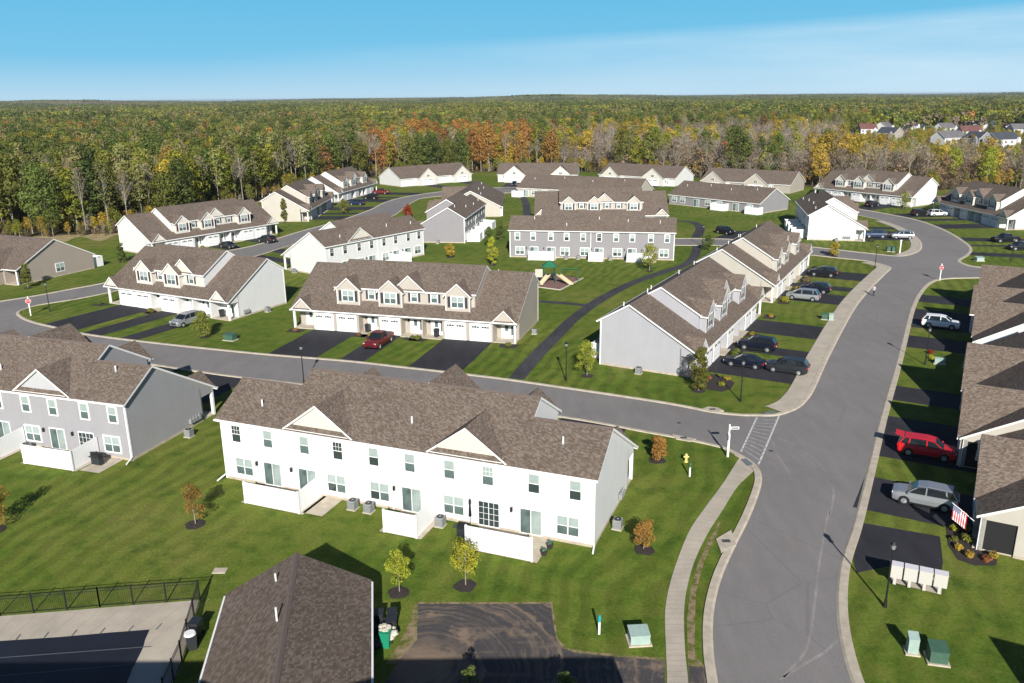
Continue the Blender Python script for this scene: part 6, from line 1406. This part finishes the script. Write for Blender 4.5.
for sx_, ex in ((-1.2, -2.6), (.6, 2.6)):
    b = MB(); b.prism([(sx_, -.1, 1.4), (sx_ + .7, -.1, 1.4), (ex + .7, -1.9, .2), (ex, -1.9, .2)], (0, 0, .1), M['slide'])
    for q in (0, .7): b.prism([(sx_ + q, -.1, 1.4), (ex + q, -1.9, .2), (ex + q, -1.9, .5), (sx_ + q, -.1, 1.75)], (.05, 0, 0), M['slide'])
    b.build('slide', r)
b = MB(); b.box(-3.1, -1.8, -.3, -.2, 1.2, 2.6, M['bagw']); b.build('play_panel', r)
b = MB(); b.tube((1.6, 1.2, 0), (1.6, 1.2, 2.3), .06, .06, M['pgreen']); b.tube((4.4, 1.2, 0), (4.4, 1.2, 2.3), .06, .06, M['pgreen']); b.tube((1.6, 1.2, 2.3), (4.4, 1.2, 2.3), .06, .06, M['pgreen']); b.tube((1.6, 1.5, 2.1), (4.4, 1.5, 2.1), .05, .05, M['pgreen'])
for i in range(8): b.tube((1.8 + i * .33, 1.2, 2.3), (1.8 + i * .33, 1.5, 2.1), .03, .03, M['pgreen'], 4)
b.build('monkey_bars', r)

# ---------------------------------------------------------------- foreground building with the brown roof
ca, cb = Vector((-13.2, 44.2)), Vector((-11.25, 32.1)); ax = (cb - ca).normalized()     # far ridge end -> near
thc = math.atan2(ax.y, ax.x)
r = empty('clubhouse', ca.x, ca.y, thc, 0, 'brown-roofed building in the foreground at the bottom edge, ridge pointing away from us', 'building')
LC, hw, zr_, ze_ = 19, 4.35, 4.6, 2.25
b = MB(); b.box(.35, LC - .3, -hw + .35, hw - .35, 0, ze_, M['tan']); b.prism([(.35, -hw + .35, ze_), (.35, hw - .35, ze_), (.35, 0, zr_ - .2)], (.15, 0, 0), M['tan']); b.build('wall', r)
b = MB()
b.slab([(0, -hw, ze_), (LC, -hw, ze_), (LC, 0, zr_), (0, 0, zr_)], .16, M['shingle'], M['trim']); b.slab([(0, 0, zr_), (LC, 0, zr_), (LC, hw, ze_), (0, hw, ze_)], .16, M['shingle'], M['trim'])
k_ = (zr_ - ze_) / hw
for s_ in (-1, 1):
    p4 = [(0, 0, zr_ + .05), (LC, 0, zr_ + .05), (LC, s_ * .17, zr_ - .17 * k_ + .03), (0, s_ * .17, zr_ - .17 * k_ + .03)]
    b.slab(p4 if s_ > 0 else p4[::-1], .02, M['ridge'], M['ridge'])
M_ = b.build('roof', r)
for u, v, h_ in ((2.0, -1.05, .9), (6.4, -.5, 1.5)):
    b = MB(); z = zr_ - abs(v) * k_; b.tube((u, v, z), (u, v, z + h_ * .55), .055, .055, M['pvc'], 8); b.build('vent_pipe', M_)
b = MB(); b.box(.2, LC, hw, hw + .11, ze_ - .12, ze_ - .02, M['trim']); b.build('gutter', r); b = MB(); b.box(.2, LC, -hw - .11, -hw, ze_ - .12, ze_ - .02, M['trim']); b.build('gutter', r)
# the larger building just below the frame, whose shade reaches into the photograph
r = empty('clubhouse', -6, 22.8, 0, 0, 'large brown-roofed clubhouse just below the bottom edge, seen only by its shade', 'building')
b = MB(); b.box(-24, 12, -5, 5, 0, 4.2, M['tan']); b.build('wall', r)
b = MB(); b.slab([(-24.6, -5.6, 4.1), (12.6, -5.6, 4.1), (12.6, 0, 8.9), (-24.6, 0, 8.9)], .2, M['shingle'], M['trim']); b.slab([(-24.6, 0, 8.9), (12.6, 0, 8.9), (12.6, 5.6, 4.1), (-24.6, 5.6, 4.1)], .2, M['shingle'], M['trim']); b.build('roof', r)

rowR(21.6, 15.0, 61, 20, D=15, wall='cream', label='house off the right bottom corner, seen only by the shade on the lawn', gables=[(4.0, 7.2, .3, 6.4)], zr=7.0, accent='cream', pipes=2)

# ---------------------------------------------------------------- person
def make_person():
    x, y = G(873.5, 296); r = empty('person', x, y, R(200), .012, 'person in a pale top and dark trousers walking at the edge of the main street', 'person')
    skin_, top_, leg_, hair_ = mat('skin', (.45, .28, .2), .6), mat('pale_top', (.42, .43, .46), .9), mat('dark_trousers', (.02, .022, .03), .9), mat('dark_hair', (.02, .013, .01), .8)
    def limb(b, pts, m_):
        for (p, r0), (q, r1) in zip(pts[:-1], pts[1:]): b.tube(p, q, r0, r1, m_, 10)
    # one continuous body grown with a skin modifier
    V_ = [(0, 0, .95), (0, 0, 1.15), (0, 0, 1.38), (0, 0, 1.5), (0, .02, 1.60), (0, .02, 1.70), (-.19, 0, 1.40), (-.27, -.05, 1.12), (-.26, .16, .94), (.19, 0, 1.40), (.27, .03, 1.12), (.26, -.18, .92), (-.1, 0, .9), (-.11, .12, .5), (-.11, .22, .07), (-.11, .36, .05), (.1, 0, .9), (.11, -.05, .5), (.11, -.30, .12), (.11, -.20, .04)]
    V_ = [(a, -c, z) for a, c, z in V_]
    Ed = [(0, 1), (1, 2), (2, 3), (3, 4), (4, 5), (2, 6), (6, 7), (7, 8), (2, 9), (9, 10), (10, 11), (0, 12), (12, 13), (13, 14), (14, 15), (0, 16), (16, 17), (17, 18), (18, 19)]
    Rd = [.15, .14, .17, .06, .095, .085, .07, .05, .035, .07, .05, .035, .10, .075, .05, .045, .10, .075, .05, .045]
    me = bpy.data.meshes.new('body'); me.from_pydata(V_, Ed, []); o = bpy.data.objects.new('body', me); COL.objects.link(o); o.parent = r
    o.modifiers.new('skin', 'SKIN'); sv = me.skin_vertices[0].data
    for i, rad in enumerate(Rd): sv[i].radius = (rad, rad * .85)
    sv[0].use_root = True
    ss_ = o.modifiers.new('sub', 'SUBSURF'); ss_.levels = 1; ss_.render_levels = 2
    k = NT('person_surface', .8); X, Y, Z = k.sep(k.tc.outputs['Object'])
    c = k.mix(k.math('GREATER_THAN', Z, .92), (.02, .022, .03), (.40, .41, .44)); c = k.mix(k.math('GREATER_THAN', Z, 1.50), c, (.45, .28, .2)); me.materials.append(k.done(c))
    b = MB(); b.tube((0, -.02, 1.68), (0, -.03, 1.80), .105, .06, hair_, 10); b.build('hair', r)
make_person()
